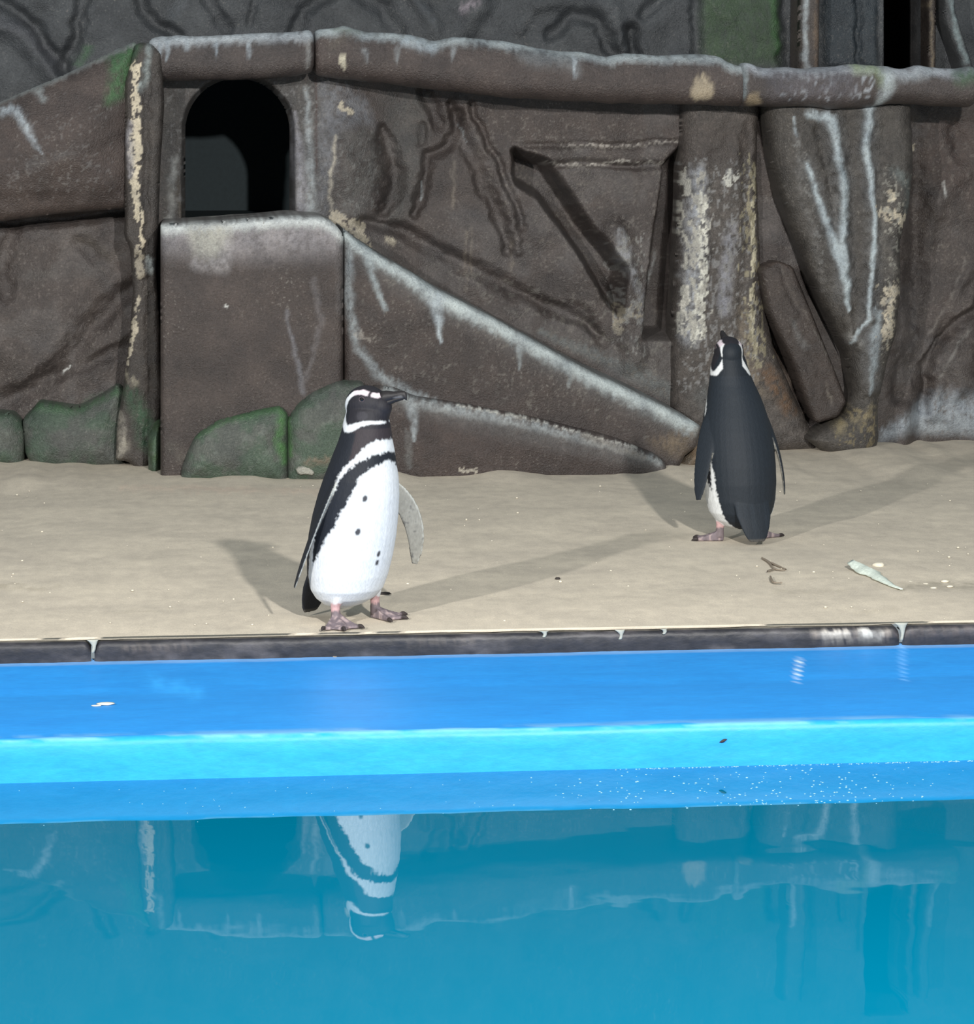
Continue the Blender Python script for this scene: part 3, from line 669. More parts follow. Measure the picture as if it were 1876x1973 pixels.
# left pillar
def p_post(f):
    f.stroke([(262, 130), (262, 250), (258, 330), (268, 410), (272, 480)], [14, 16, 18, 12, 10], alb(196, 186, 164), 1, .75, .34, wob=5)
    f.stroke([(250, 240), (250, 340)], 12, alb(150, 148, 152), .7, .5)
    f.stroke([(284, 90), (282, 150), (270, 170)], 12, alb(140, 150, 150), .7, .4); f.stroke([(262, 85), (235, 140)], 16, GREEN, .7, .5)
    f.stroke([(290, 500), (290, 520)], 12, alb(176, 184, 182), .9, .3); f.stroke([(268, 480), (270, 530)], 14, CREAM, .6, .7, .3)
    f.stroke([(262, 580), (256, 650), (240, 720)], [8, 9, 8], CREAM, .9, .7, .35, wob=5); f.stroke([(240, 720), (262, 740)], 12, alb(150, 144, 128), .8, .7)
    f.stroke([(230, 800), (236, 860), (225, 880)], [14, 20, 14], alb(150, 146, 136), .8, .6)
    f.area([(225, 745), (268, 750), (300, 830), (290, 880), (262, 860), (256, 800)], alb(66, 98, 74), .8, 12, .4)
    f.relief([(284, 130), (282, 300), (285, 500), (290, 700), (284, 850)], 8, -.03)
    f.relief([(278, 540), (300, 535), (310, 548)], 9, -.03)
    f.relief([(250, 415), (240, 455), (262, 478)], 20, .03); f.relief([(270, 500), (310, 500)], 12, -.02)
thing(slab('tree_trunk_post', [(262, 82), (290, 82), (312, 100), (316, 200), (308, 330), (305, 430), (300, 520), (308, 640), (312, 760), (306, 850), (280, 912), (262, 905), (245, 890), (222, 890), (225, 820), (238, 740), (250, 640), (256, 560), (250, 480), (238, 455), (240, 420), (240, 300), (240, 160)], 10.12, 10.5, .035, p_post, alb(84, 78, 74), .005, rough=.012, smooth=1, nscale=30), 'narrow trunk post with peeling cream paint beside the nest hole', 'post')

# step block under the hole and the ramp beside it
YR = 9.86
def p_step(f):
    f.c *= (.88 + .28 * f.n3)[:, None]
    f.stroke([(310, 450), (480, 460), (640, 455)], 70, alb(140, 137, 140), .85, .3)
    f.stroke([(308, 440), (420, 436), (560, 425), (630, 428), (664, 456)], 22, alb(200, 206, 206), 1.0, .2)
    f.area([(360, 440), (445, 438), (438, 470), (410, 498), (378, 488)], alb(214, 214, 204), 1.0, 18, .3)
    f.stroke([(440, 470), (430, 515), (380, 510)], 22, alb(150, 148, 150), .6, .5)
    f.stroke([(655, 470), (656, 600)], 14, alb(110, 106, 106), .5, .4)
    f.stroke([(552, 600), (568, 680), (586, 756)], [5, 9, 10], alb(132, 132, 138), .75, .4)
    f.stroke([(606, 540), (618, 610), (604, 680), (585, 745)], [12, 12, 9, 8], alb(118, 114, 116), .6, .4)
    f.stroke([(434, 589), (437, 591)], 4, WHITE, 1, .0, wob=0)
    f.stroke([(330, 860), (350, 880)], 22, alb(98, 94, 88), .7, .4)
thing(slab('nest_step', [(309, 432), (420, 428), (560, 417), (622, 419), (645, 430), (662, 452), (662, 930), (309, 930)], YR, YW - .06, .03, p_step, alb(85, 76, 73), .006, rough=.008, smooth=1, rb=.03), 'square brown step block with whitened top under the nest hole', 'step')
ramp_edge = [(662, 440), (690, 463), (730, 490), (800, 530), (850, 562), (950, 612), (1050, 668), (1150, 722), (1250, 768), (1330, 808)]
def p_ramp(f):
    f.c *= (.88 + .3 * f.n3)[:, None]
    f.stroke([(x, y + 14) for x, y in ramp_edge], 52, alb(122, 122, 122), .55, .4)
    f.stroke([(x, y + 12) for x, y in ramp_edge], [14, 18, 20, 26, 28, 24, 24, 24, 26, 30], alb(170, 180, 182), 1, .2, big=True); f.flakes([(680, 480), (1300, 820), (1250, 860), (780, 740), (680, 640)], alb(130, 126, 120), .68, .6, 6, 6, 82)
    f.stroke([(700, 470), (720, 540), (742, 598)], [16, 12, 7], alb(146, 156, 160), .85, .3)
    f.stroke([(840, 575), (846, 610), (848, 660)], [30, 15, 5], alb(160, 170, 176), .9, .3)
    f.stroke([(1002, 660), (998, 712)], [12, 4], alb(150, 158, 160), .8, .3); f.stroke([(1100, 715), (1096, 745)], [9, 4], alb(140, 148, 150), .5, .3)
    f.stroke([(672, 480), (672, 600), (690, 670), (725, 720), (770, 750), (830, 775)], [14, 16, 14, 14, 18, 16], alb(138, 146, 150), .75, .4)
    f.relief([(664, 450), (663, 735)], 7, -.03, wob=1)
    f.stroke([(690, 645), (720, 655)], 12, alb(150, 146, 140), .5, .8, .3)
    f.area([(1250, 850), (1340, 830), (1320, 880), (1290, 880)], alb(140, 124, 104), .7, 16, .6)
    f.relief([(780, 620), (900, 700), (1100, 780)], 60, .015)
thing(slab('ramp', ramp_edge + [(1352, 822), (1345, 862), (1322, 880), (1296, 930), (664, 930)], YR + .02, YW - .03, .03, p_ramp, alb(82, 73, 70), .006, rough=.010, smooth=0, rb=.03), 'sloping brown ramp with a whitened upper edge leading to the nest hole', 'ramp')
def p_base(f):
    f.c *= (.85 + .35 * f.n3)[:, None]
    f.stroke([(745, 760), (900, 805), (1100, 850), (1270, 895)], 40, alb(116, 116, 116), .55, .4)
    f.stroke([(745, 752), (800, 775), (900, 795), (1000, 815), (1100, 840), (1200, 866), (1270, 890)], [16, 18, 17, 15, 12, 12, 14], alb(144, 150, 152), .9, .35)
    f.stroke([(790, 780), (800, 810), (796, 850)], [18, 12, 5], alb(150, 158, 162), .8, .4); f.stroke([(786, 830), (786, 900)], 9, alb(118, 120, 120), .6, .3)
    f.stroke([(880, 782), (1010, 806), (1130, 838), (1230, 864)], 3.5, alb(196, 196, 190), .8, .75, wob=2)
    f.stroke([(890, 905), (918, 908)], 8, alb(178, 172, 160), .9, .6, .3); f.stroke([(1120, 840), (1240, 880)], 12, alb(140, 132, 122), .6, .5)
thing(slab('ledge_rock', [(716, 746), (760, 748), (800, 765), (900, 782), (1000, 800), (1100, 822), (1200, 850), (1265, 876), (1288, 900), (1284, 930), (716, 930)], YR - .05, YR + .04, .03, p_base, alb(82, 71, 68), .005, rough=.012, smooth=1, bulge=.01), 'low dark rock ledge with pale upper rim at the foot of the ramp', 'rock')
def p_rubble(f): f.stroke([(1290, 880), (1330, 890)], 22, alb(110, 104, 92), .6, .5)
thing(slab('rubble', [(1338, 838), (1356, 842), (1358, 878), (1336, 906), (1318, 914), (1304, 906), (1316, 884), (1334, 868)], 9.95, 10.42, .03, p_rubble, alb(146, 126, 104), .005, rough=.018, smooth=1, nscale=30), 'rough tan rubble patch where the ramp meets the sand', 'rubble')

# mossy rocks along the foot of the wall
def p_moss(seed, extra=None):
    def f_(f):
        n = fbm(f.PX / 40, f.PY / 40, seed, 4); m = sstep((n - .42) / .22)[:, None] * .8
        f.c = f.c * (1 - m) + alb(88, 112, 94) * m
        n = fbm(f.PX / 13, f.PY / 13, seed + 5, 3); m = sstep((n - .66) / .1)[:, None] * .35
        f.c = f.c * (1 - m) + alb(140, 150, 142) * m
        if extra: extra(f)
    return f_
def ex2(f): f.stroke([(60, 785), (150, 792), (190, 772), (240, 752)], 14, alb(78, 116, 82), .6, .4); f.area([(90, 830), (220, 830), (215, 880), (95, 885)], alb(104, 106, 104), .6, 20, .4)
def ex3(f):
    f.stroke([(380, 838), (430, 812), (500, 794), (540, 790)], 12, alb(82, 128, 84), .7, .4); f.stroke([(546, 800), (536, 850), (548, 890)], 14, alb(92, 140, 86), .8, .3)
    f.stroke([(362, 905), (395, 910)], 14, alb(92, 90, 86), .7, .5)
def ex4(f):
    f.stroke([(555, 810), (560, 880)], 10, alb(92, 140, 86), .7, .3); f.stroke([(600, 765), (650, 742)], 14, alb(128, 138, 130), .6, .4)
    f.stroke([(590, 890), (640, 885)], 14, alb(140, 128, 112), .7, .6); f.area([(640, 740), (700, 740), (700, 800), (640, 800)], alb(104, 104, 104), .6, 20)
def rock(poly, Yf, Yb, r, seed, label, extra=None, base=alb(108, 114, 108), bulge=.03):
    return thing(slab('mossy_rock', poly, Yf, Yb, r, p_moss(seed, extra), base, .005, bulge=bulge, rough=.016, smooth=1, nscale=12), label, 'rock', 'mossy rocks at the foot of the wall')
rock([(-40, 795), (28, 798), (46, 822), (49, 850), (44, 905), (-40, 905)], 10.24, 10.5, .03, 3, 'small dark mossy rock at the outer end of the rock row')
rock([(42, 812), (75, 776), (150, 788), (192, 766), (226, 744), (240, 756), (244, 800), (240, 905), (185, 910), (130, 910), (70, 910), (48, 880)], 10.20, 10.5, .05, 8, 'broad grey-green mossy rock against the trunk post', ex2)
rock([(286, 916), (284, 850), (298, 818), (310, 814), (312, 850), (312, 890), (310, 916)], 10.0, 10.135, .03, 14, 'bright green mossy stone sliver between trunk post and step block', None, alb(86, 112, 80))
rock([(348, 935), (350, 905), (362, 872), (378, 840), (420, 814), (490, 793), (542, 784), (556, 800), (556, 935)], 9.80, 9.88, .04, 21, 'wedge-shaped green mossy rock in front of the step block', ex3)
rock([(554, 935), (553, 812), (575, 782), (600, 762), (650, 737), (700, 738), (722, 790), (724, 935)], 9.79, 9.90, .05, 27, 'rounded grey-green mossy rock behind the front-facing penguin', ex4)
thing(slab('paint_flake', [(568, 902), (590, 898), (606, 908), (604, 917), (590, 914), (575, 916)], 9.765, 9.80, .006, lambda f: None, alb(192, 192, 182), .003, smooth=1), 'white paint flake at the foot of the rounded mossy rock', 'flake')

# trunk pillar in the middle right
def p_trunk(f):
    f.c *= (.8 + .5 * f.n2)[:, None]
    f.stroke([(1345, 330), (1342, 450), (1336, 560), (1330, 650)], [26, 32, 30, 28], alb(158, 162, 168), .85, .6)
    f.stroke([(1352, 380), (1356, 500), (1350, 590), (1342, 650)], [14, 18, 22, 22], alb(206, 206, 196), 1, .8, .30, wob=5)
    f.stroke([(1322, 560), (1318, 640)], 12, alb(198, 196, 186), .9, .8, .35, wob=4)
    f.stroke([(1405, 350), (1412, 340)], 22, alb(200, 200, 192), .9, .8, .4); f.stroke([(1408, 440), (1400, 520), (1395, 600)], 20, alb(140, 142, 150), .7, .8)
    f.stroke([(1458, 330), (1452, 500), (1448, 600), (1456, 690)], [6, 8, 12, 6], alb(190, 184, 160), .9, .85, .30, wob=4)
    f.stroke([(1430, 600), (1440, 700), (1470, 760)], 22, alb(140, 128, 112), .6, .8); f.stroke([(1480, 720), (1520, 790)], 26, alb(128, 96, 66), .6, .8)
    f.relief([(1440, 245), (1434, 330), (1446, 430), (1428, 560), (1430, 680)], 12, -.03)
    f.relief([(1375, 300), (1376, 480), (1366, 640)], 12, -.02); f.relief([(1450, 260), (1440, 290)], 10, -.02)
    f.area([(1315, 235), (1460, 235), (1460, 300), (1380, 320), (1320, 320)], alb(92, 84, 80), .7, 20)
    f.stroke([(1360, 760), (1400, 830)], 40, alb(120, 124, 124), .6, .4)
    f.flakes([(1306, 320), (1372, 320), (1372, 660), (1300, 680)], alb(212, 210, 200), .50, 1, 7, 16, 53)
    f.flakes([(1300, 300), (1470, 300), (1480, 760), (1300, 760)], alb(160, 160, 160), .60, .8, 5, 9, 54)
    f.flakes([(1430, 300), (1472, 300), (1490, 720), (1425, 720)], alb(176, 168, 142), .55, .9, 5, 16, 55)
thing(slab('tree_trunk_pillar', [(1318, 170), (1470, 170), (1466, 330), (1470, 440), (1476, 570), (1500, 680), (1536, 760), (1580, 850), (1590, 880), (1300, 880), (1296, 700), (1304, 560), (1312, 430)], 10.36, 10.55, .09, p_trunk, alb(98, 92, 88), .0055, rough=.012, smooth=1, nscale=26), 'pale peeling tree trunk pillar behind the turned-away penguin', 'pillar')
# plank leaning in the groove
def p_plank(f):
    f.stroke([(1474, 512), (1500, 504), (1528, 516)], 7, alb(122, 108, 100), .7, .4); f.stroke([(1505, 520), (1540, 590), (1560, 610)], 5, alb(112, 104, 98), .6, .4)
    f.stroke([(1530, 620), (1545, 665), (1555, 670)], 12, alb(112, 112, 112), .6, .7); f.stroke([(1570, 640), (1600, 690), (1620, 730)], 5, alb(128, 124, 118), .6, .6)
    f.relief([(1502, 515), (1530, 580), (1548, 600)], 8, -.02); f.relief([(1545, 610), (1560, 640), (1545, 670), (1525, 650), (1545, 610)], 7, -.014)
    f.relief([(1560, 670), (1590, 740), (1600, 780)], 10, -.02); f.relief([(1540, 700), (1560, 760)], 8, .012)
    f.stroke([(1590, 740), (1604, 778)], 5, alb(140, 134, 124), .5, .6)
thing(slab('plank', [(1466, 520), (1499, 502), (1530, 514), (1566, 602), (1612, 717), (1634, 775), (1618, 806), (1574, 818), (1556, 780), (1524, 690), (1482, 602)], 10.30, 10.5, .03, p_plank, alb(82, 73, 69), .005, rough=.009, smooth=1), 'dark carved plank leaning between trunk pillar and root pillar', 'plank')
# big root pillar on the right
def p_root(f):
    f.c *= (.85 + .4 * f.n2)[:, None]
    W1, W2 = alb(170, 182, 188), alb(150, 160, 166)
    f.stroke([(1600, 230), (1622, 330), (1624, 560)], 34, alb(122, 124, 126), .6, .5); f.stroke([(1672, 210), (1672, 300), (1684, 450), (1674, 640), (1682, 740)], 28, alb(122, 124, 126), .6, .5); f.stroke([(1553, 313), (1580, 389), (1612, 480)], 24, alb(116, 118, 120), .5, .5)
    f.stroke([(1560, 220), (1600, 228), (1607, 259), (1614, 306), (1625, 335), (1626, 414), (1622, 500), (1630, 550), (1634, 600)], [14, 16, 14, 12, 13, 13, 14, 13, 6], W1, .95, .3, wob=2)
    f.stroke([(1553, 313), (1578, 389), (1607, 468), (1624, 535)], [7, 10, 14, 12], W1, .85, .4, wob=2)
    f.stroke([(1690, 170), (1672, 210), (1668, 288), (1685, 407), (1684, 460), (1672, 616), (1640, 660)], [18, 14, 12, 8, 8, 7, 4], W1, .95, .25, wob=2)
    f.stroke([(1690, 600), (1686, 660), (1683, 717), (1676, 760)], [12, 14, 12, 7], W2, .85, .4)
    f.stroke([(1535, 260), (1545, 380), (1570, 460), (1590, 560)], 12, alb(118, 116, 114), .6, .7); f.stroke([(1530, 230), (1536, 260)], 6, W2, .7, .4)
    f.stroke([(1720, 330), (1756, 360), (1748, 420)], [16, 22, 14], alb(118, 126, 124), .7, .6)
    f.stroke([(1716, 560), (1712, 600), (1708, 640)], 24, CREAM, 1, .95, .42, wob=6); f.stroke([(1715, 375), (1718, 382)], 13, CREAM, 1, .4, .3, wob=4)
    f.stroke([(1700, 410), (1735, 430)], 26, CREAM, 1, .95, .55, wob=6); f.stroke([(1640, 650), (1656, 662)], 18, alb(138, 138, 136), .6, .7)
    f.stroke([(1700, 330), (1705, 480), (1735, 540), (1730, 640)], 22, alb(116, 112, 106), .5, .8)
    f.stroke([(1640, 800), (1620, 830), (1690, 790)], 20, alb(140, 130, 104), .7, .8)
    f.relief([(1600, 228), (1612, 306), (1626, 414), (1628, 560)], 14, .03); f.relief([(1672, 210), (1668, 288), (1684, 430), (1674, 616)], 12, .03)
    f.relief([(1640, 230), (1648, 400), (1652, 600)], 20, -.04); f.relief([(1575, 250), (1598, 330), (1612, 440)], 12, -.04)
    f.relief([(1600, 320), (1592, 345)], 8, .02); f.relief([(1700, 250), (1710, 420), (1700, 600), (1690, 760)], 16, -.02)
    f.relief([(1740, 300), (1730, 480), (1716, 640)], 26, .02); f.relief([(1590, 800), (1650, 780), (1700, 770)], 10, -.03)
    f.relief([(1632, 600), (1640, 655), (1655, 665)], 12, .03)
    f.flakes([(1690, 320), (1770, 320), (1745, 480), (1730, 680), (1690, 700), (1700, 480)], alb(170, 168, 158), .60)
    f.flakes([(1690, 540), (1740, 540), (1730, 660), (1690, 680)], CREAM * 1.2, .54, 1, 8, 9, 61)
    f.flakes([(1510, 260), (1560, 260), (1610, 560), (1570, 520)], alb(140, 140, 138), .60, .8)
    f.flakes([(1590, 780), (1700, 770), (1700, 880), (1600, 870)], alb(150, 138, 108), .58, .8, 7, 12)
thing(slab('root_pillar', [(1480, 178), (1764, 178), (1768, 330), (1760, 400), (1742, 470), (1744, 560), (1736, 640), (1718, 700), (1700, 790), (1702, 850), (1690, 884), (1640, 895), (1600, 880), (1560, 850), (1590, 830), (1636, 800), (1650, 760), (1640, 690), (1612, 630), (1576, 552), (1545, 470), (1515, 390), (1497, 322)], 10.24, 10.55, .09, p_root, alb(86, 82, 78), .005, rough=.012, smooth=1, nscale=22), 'tapering root pillar streaked with white drips below the beam end', 'pillar')

#@@PENGUINS
# ------------------------------------------------------------------ penguins
def loft(rings, cap=True):
    """rings: (center, axis A, axis B) ellipses"""
    n = 36; A = np.linspace(0, 2 * np.pi, n, endpoint=False); V = []; F = []
    for c, a, b in rings:
        V.append(np.array(c)[None] + np.cos(A)[:, None] * np.array(a)[None] + np.sin(A)[:, None] * np.array(b)[None])
    V = np.concatenate(V); m = len(rings)
    for i in range(m - 1):
        for j in range(n): F.append((i * n + j, i * n + (j + 1) % n, (i + 1) * n + (j + 1) % n, (i + 1) * n + j))
    F.append(tuple(range(n))[::-1]); F.append(tuple(range((m - 1) * n, m * n)))
    return V, F
def ellipsoid(c, r, R=np.eye(3)):
    rings = []
    for t in np.linspace(-1, 1, 22):
        s = math.sin(t * math.pi / 2) * .9985; k = math.sqrt(1 - s * s)
        rings.append((np.array(c) + R @ np.array([0, 0, r[2] * s]), R @ np.array([r[0] * k, 0, 0]), R @ np.array([0, r[1] * k, 0])))
    return loft(rings)
def rotz(a): return np.array([[math.cos(a), -math.sin(a), 0], [math.sin(a), math.cos(a), 0], [0, 0, 1]])
def roty(a): return np.array([[math.cos(a), 0, math.sin(a)], [0, 1, 0], [-math.sin(a), 0, math.cos(a)]])
def unit(v): v = np.array(v, float); return v / np.linalg.norm(v)

TORSO = [(.036, -.014, .020, .030), (.046, -.011, .045, .055), (.062, -.006, .068, .078), (.085, -.002, .087, .094), (.12, .002, .098, .102), (.17, .010, .105, .107), (.22, .019, .107, .108), (.27, .029, .104, .106),
         (.32, .040, .098, .101), (.36, .048, .090, .094), (.395, .054, .081, .084), (.425, .059, .074, .075), (.45, .063, .067, .067), (.475, .066, .062, .060), (.50, .067, .058, .054), (.53, .068, .050, .046), (.55, .069, .03, .03)]
TU = np.array([t[0] for t in TORSO])
def lerp_tab(u, k): return np.interp(u, TU, [t[k] for t in TORSO])

def flipper(root, mid, tip, w, outer, sc=1.0):
    root, mid, tip = map(np.array, (root, mid, tip)); rings = []; path = []
    ws = [.020, .027, .030, .0305, .030, .029, .027, .024, .019, .009]; ts = [.013, .012, .0105, .0095, .0088, .0082, .0076, .007, .006, .004]
    for i in range(10):
        t = i / 9; p = (1 - t) ** 2 * root + 2 * t * (1 - t) * mid + t * t * tip
        d = unit(2 * (1 - t) * (mid - root) + 2 * t * (tip - mid)); ww = np.array(w) - d * (np.array(w) @ d); ww = unit(ww); n = np.cross(d, ww)
        if n @ np.array(outer) < 0: n = -n
        rings.append((p, ww * ws[i] * sc, n * ts[i] * .62)); path.append((p, ww, n, ws[i] * sc))
    return rings, path

def foot(pos, ang, toe_len=.088):
    """webbed foot: fan of three toes, sole on the ground"""
    R = rotz(ang); V = []; F = []; na, ns = 25, 9
    for side in (0, 1):
        for i in range(na):
            th = math.radians(-34 + 68 * i / (na - 1)); k = abs(((i / (na - 1)) * 2) % 1 - .5) * 2        # 1 on a toe, 0 mid-web
            L = toe_len * (.80 + .20 * k) * (1 - .10 * abs(th))
            for j in range(ns):
                s = j / (ns - 1); rr = L * s
                zt = .034 * (1 - s) ** 1.6 + .009 + .0045 * k * s - (.003 * s * s); zb = .0008
                V.append(R @ np.array([rr * math.cos(th) - .016, rr * math.sin(th), zt if side == 0 else zb]))
    N = na * ns; q = lambda s, i, j: s * N + i * ns + j
    for i in range(na - 1):
        for j in range(ns - 1):
            F.append((q(0, i, j), q(0, i, j + 1), q(0, i + 1, j + 1), q(0, i + 1, j))); F.append((q(1, i, j), q(1, i + 1, j), q(1, i + 1, j + 1), q(1, i, j + 1)))
        F.append((q(0, i, ns - 1), q(1, i, ns - 1), q(1, i + 1, ns - 1), q(0, i + 1, ns - 1))); F.append((q(0, i, 0), q(0, i + 1, 0), q(1, i + 1, 0), q(1, i, 0)))
    for i in (0, na - 1):
        for j in range(ns - 1):
            f = (q(0, i, j), q(1, i, j), q(1, i, j + 1), q(0, i, j + 1)); F.append(f if i == 0 else f[::-1])
    V = np.array(V) + np.array([pos[0], pos[1], 0]); claws = []
    for th in (-34, 0, 34):
        t = math.radians(th); d = R @ np.array([math.cos(t), math.sin(t), 0]); L = toe_len * (1 - .10 * abs(t)); b = np.array([pos[0], pos[1], 0]) + R @ np.array([-.016, 0, 0]) + d * (L - .004)
        side = np.cross(d, [0, 0, 1])
        claws.append(loft([(b + [0, 0, .0075], side * .0058, np.array([0, 0, .0062])), (b + d * .009 + [0, 0, .0075], side * .0048, np.array([0, 0, .0055])), (b + d * .019 + [0, 0, .004], side * .002, np.array([0, 0, .0022]))]))
    return (V, F), claws

WHITEF = np.array([.62, .635, .64]); BLACKF = np.array([.012, .014, .019]); NECKF = np.array([.030, .024, .027])
def penguin(name, loc, rz, label, head_yaw, head_pitch, flips, feet, neck=0.0, back=BLACKF, spots=(), hoff=(0, 0, 0), seed=1, wsc=1.0, nape=.017):
    root = empty(name, loc, rz); tag(root, label, 'penguin')
    parts = []
    st = lambda u: u + neck * sstep((u - .36) / .16)
    hx = lambda u: np.array(hoff) * float(sstep((u - .38) / .15))
    parts.append(('torso', loft([((f, 0, st(u)) + hx(u), (b * wsc, 0, 0), (0, a * wsc, 0)) for u, f, b, a in TORSO])))
    Hc = np.array([.068, 0, .540 + neck]) + np.array(hoff); HR = rotz(head_yaw) @ roty(-head_pitch)
    parts.append(('head', ellipsoid(Hc, (.055, .043, .048), HR)))
    parts.append(('head', ellipsoid(Hc + HR @ np.array([.028, 0, -.004]), (.036, .031, .034), HR)))
    parts.append(('head', ellipsoid(Hc + HR @ np.array([.008, 0, -.020]), (.050, .042, .038), HR)))
    paths = []
    for fl in flips:
        r, p = flipper(*fl); parts.append(('flipper%d' % len(paths), loft(r))); paths.append(p)
    for (fx, fy, fa, kx, ky) in feet:
        parts.append(('leg', loft([((kx, ky, .095), (.024, 0, 0), (0, .024, 0)), ((kx * .6 + fx * .4, ky * .6 + fy * .4, .07), (.018, 0, 0), (0, .018, 0)), ((fx - .004, fy, .048), (.0115, 0, 0), (0, .0115, 0)), ((fx - .002, fy, .03), (.0115, 0, 0), (0, .0115, 0)), ((fx, fy, .012), (.014, 0, 0), (0, .013, 0))])))
        ft, cl = foot((fx, fy), fa); parts.append(('foot', ft)); parts += [('claw', c) for c in cl]
    tl = [(-.045, .185, .026, .040), (-.072, .130, .028, .056), (-.094, .086, .022, .054), (-.110, .052, .014, .044), (-.119, .026, .008, .034), (-.123, .012, .005, .024)]
    parts.append(('tail', loft([((f0, 0, z0), (th * .85, 0, th * .5), (0, ww, 0)) for f0, z0, th, ww in tl])))
    V = []; F = []; off = 0
    for _, (v, f) in parts:
        V.append(v); F += [tuple(i + off for i in q) for q in f]; off += len(v)
    me = mesh(name + '_raw', np.concatenate(V), F)
    bm = bmesh.new(); bm.from_mesh(me)
    start = 0
    bmesh.ops.recalc_face_normals(bm, faces=bm.faces[:]); bm.to_mesh(me); bm.free()
    tmp = bpy.data.objects.new('tmp', me); COL.objects.link(tmp)
    rm = tmp.modifiers.new('r', 'REMESH'); rm.mode = 'VOXEL'; rm.voxel_size = .0024
    sm = tmp.modifiers.new('s', 'SMOOTH'); sm.factor = .5; sm.iterations = 7
    dg = bpy.context.evaluated_depsgraph_get(); body = bpy.data.meshes.new_from_object(tmp.evaluated_get(dg), depsgraph=dg)
    bpy.data.objects.remove(tmp)
    n = len(body.vertices); co = np.zeros(n * 3); body.vertices.foreach_get('co', co); co = co.reshape(-1, 3)
    # which part each vertex belongs to
    names = sorted(set(p[0] for p in parts)); D = np.full((n, len(names)), 9.0)
    for nm, (v, f) in parts:
        tree = BVHTree.FromPolygons([Vector(q) for q in v], f); k = names.index(nm)
        lo, hi = v.min(0) - .01, v.max(0) + .01; idx = np.where(((co > lo) & (co < hi)).all(1))[0]
        for i in idx:
            r = tree.find_nearest(Vector(co[i]), .012)
            if r[3] is not None: D[i, k] = min(D[i, k], r[3])
    pid = D.argmin(1)
    isp = lambda s: np.array([names[k].startswith(s) for k in pid])
    x, y, z = co[:, 0], co[:, 1], co[:, 2]
    u = z - neck * sstep((z - .36) / (.16 + neck)); hw = sstep((u - .38) / .15)
    n1 = fbm(np.arctan2(y, x - .03) * 22, z * 190, seed, 3) - .5; n2 = fbm(x * 300 + y * 170, z * 300, seed + 3, 3) - .5
    ph = np.degrees(np.abs(np.arctan2(y - hoff[1] * hw, x - hoff[0] * hw - lerp_tab(u, 1))))
    h = u + n1 * .010 + n2 * .006; phj = ph + n1 * 7 + n2 * 4 - 8 * sstep(ph / 45)
    I = lambda pts: np.interp(h, [p[0] for p in pts][::-1], [p[1] for p in pts][::-1])
    fin = I([(.4105, -5), (.41, 6), (.40, 22), (.385, 34), (.372, 44), (.31, 57), (.25, 69), (.185, 87), (.12, 108), (.05, 118), (0, 120)])
    fout = I([(.4305, -5), (.43, 8), (.422, 32), (.41, 49), (.392, 64), (.372, 74), (.31, 86), (.25, 99), (.185, 106), (.13, 112), (.12, 108), (0, 100)])
    fcol = I([(.4605, -5), (.46, 22), (.45, 36), (.436, 50), (.412, 63), (.39, 76), (.35, 84), (.325, 87), (.29, 92), (.25, 101), (.2, 107), (.12, 111), (.05, 117), (0, 150)])
    C = np.repeat(back[None], n, 0)
    neckm = (u > .41) & (ph < 75); C[neckm] = NECKF
    C[(phj < fcol)] = WHITEF
    C[(phj < np.minimum(fout, 400)) & (h > .150) & ((phj < 99) | (h > .24))] = BLACKF
    C[(phj < fin)] = WHITEF
    sph = np.degrees(np.arctan2(y - hoff[1] * hw, x - hoff[0] * hw - lerp_tab(u, 1)))
    for a, hh, r in spots:
        d = np.hypot((sph - a) * .0018, (u - hh) * .75); C[(d < r) & (ph < 95)] = (.05, .05, .055)
    # head pattern in the head's own side plane
    hd = isp('head') | (u > .478)
    q = (co - Hc) @ HR; fx, fz, ly = q[:, 0], q[:, 2], np.abs(q[:, 1])
    C[hd] = np.where((fx[hd] > -.03)[:, None], np.array([.016, .015, .019]), back * .8)
    low = hd & (fz < -.052); C[low] = np.where((ph[low] < 85)[:, None], NECKF, back)
    cpts = [(.040, .0255), (.022, .029), (.002, .034), (-.022, .031), (-.039, .0145), (-.048, -.004), (-.050, -.024), (-.046, -.043), (-.033, -.056), (-.014, -.050), (.006, -.041), (.028, -.037), (.052, -.038)]
    cw = [.0052, .0052, .0055, .0050, .0056, .0062, .0068, .0086, .0092, .0080, .0060, .0044, .0032]
    d, par, _, _ = pdist(fx + n2 * .002, fz + n1 * .002, cpts); wv = np.interp(par, np.arange(len(cw)), cw)
    # over the crown and nape the stripe stays on the sides
    side = ly > np.maximum(.014 * sstep((fz - .022) / .012), nape * sstep((-.008 - fx) / .026)) 
    ring = hd & (d < wv) & side & ~((par > .9) & (par < 1.25))
    C[ring] = WHITEF * 1.02; brow = ring & (par < 3); C[brow] = np.array([.60, .52, .56])
    cheek = hd & (np.hypot(fx - .008, (fz + .022) * 1.3) < .014); C[cheek] = C[cheek] * .7 + np.array([.06, .056, .065]) * .3
    # flippers: dark outside, pale inside, white trailing rim
    for k, p in enumerate(paths):
        m = np.where(isp('flipper%d' % k))[0]
        P = np.array([a[0] for a in p]); dd = np.linalg.norm(co[m][:, None] - P[None], axis=2); j = dd.argmin(1)
        wv = np.array([a[1] for a in p])[j]; nv = np.array([a[2] for a in p])[j]; wd = np.array([a[3] for a in p])[j]
        rel = co[m] - P[j]; o = (rel * nv).sum(1); e = (rel * wv).sum(1) / wd
        mott = fbm(co[m][:, 0] * 90 + co[m][:, 1] * 60, co[m][:, 2] * 90, 19, 3)
        c = np.where((o > -.0012)[:, None], back * 1.0, np.array([.30, .288, .25]) * (.80 + .45 * mott)[:, None])
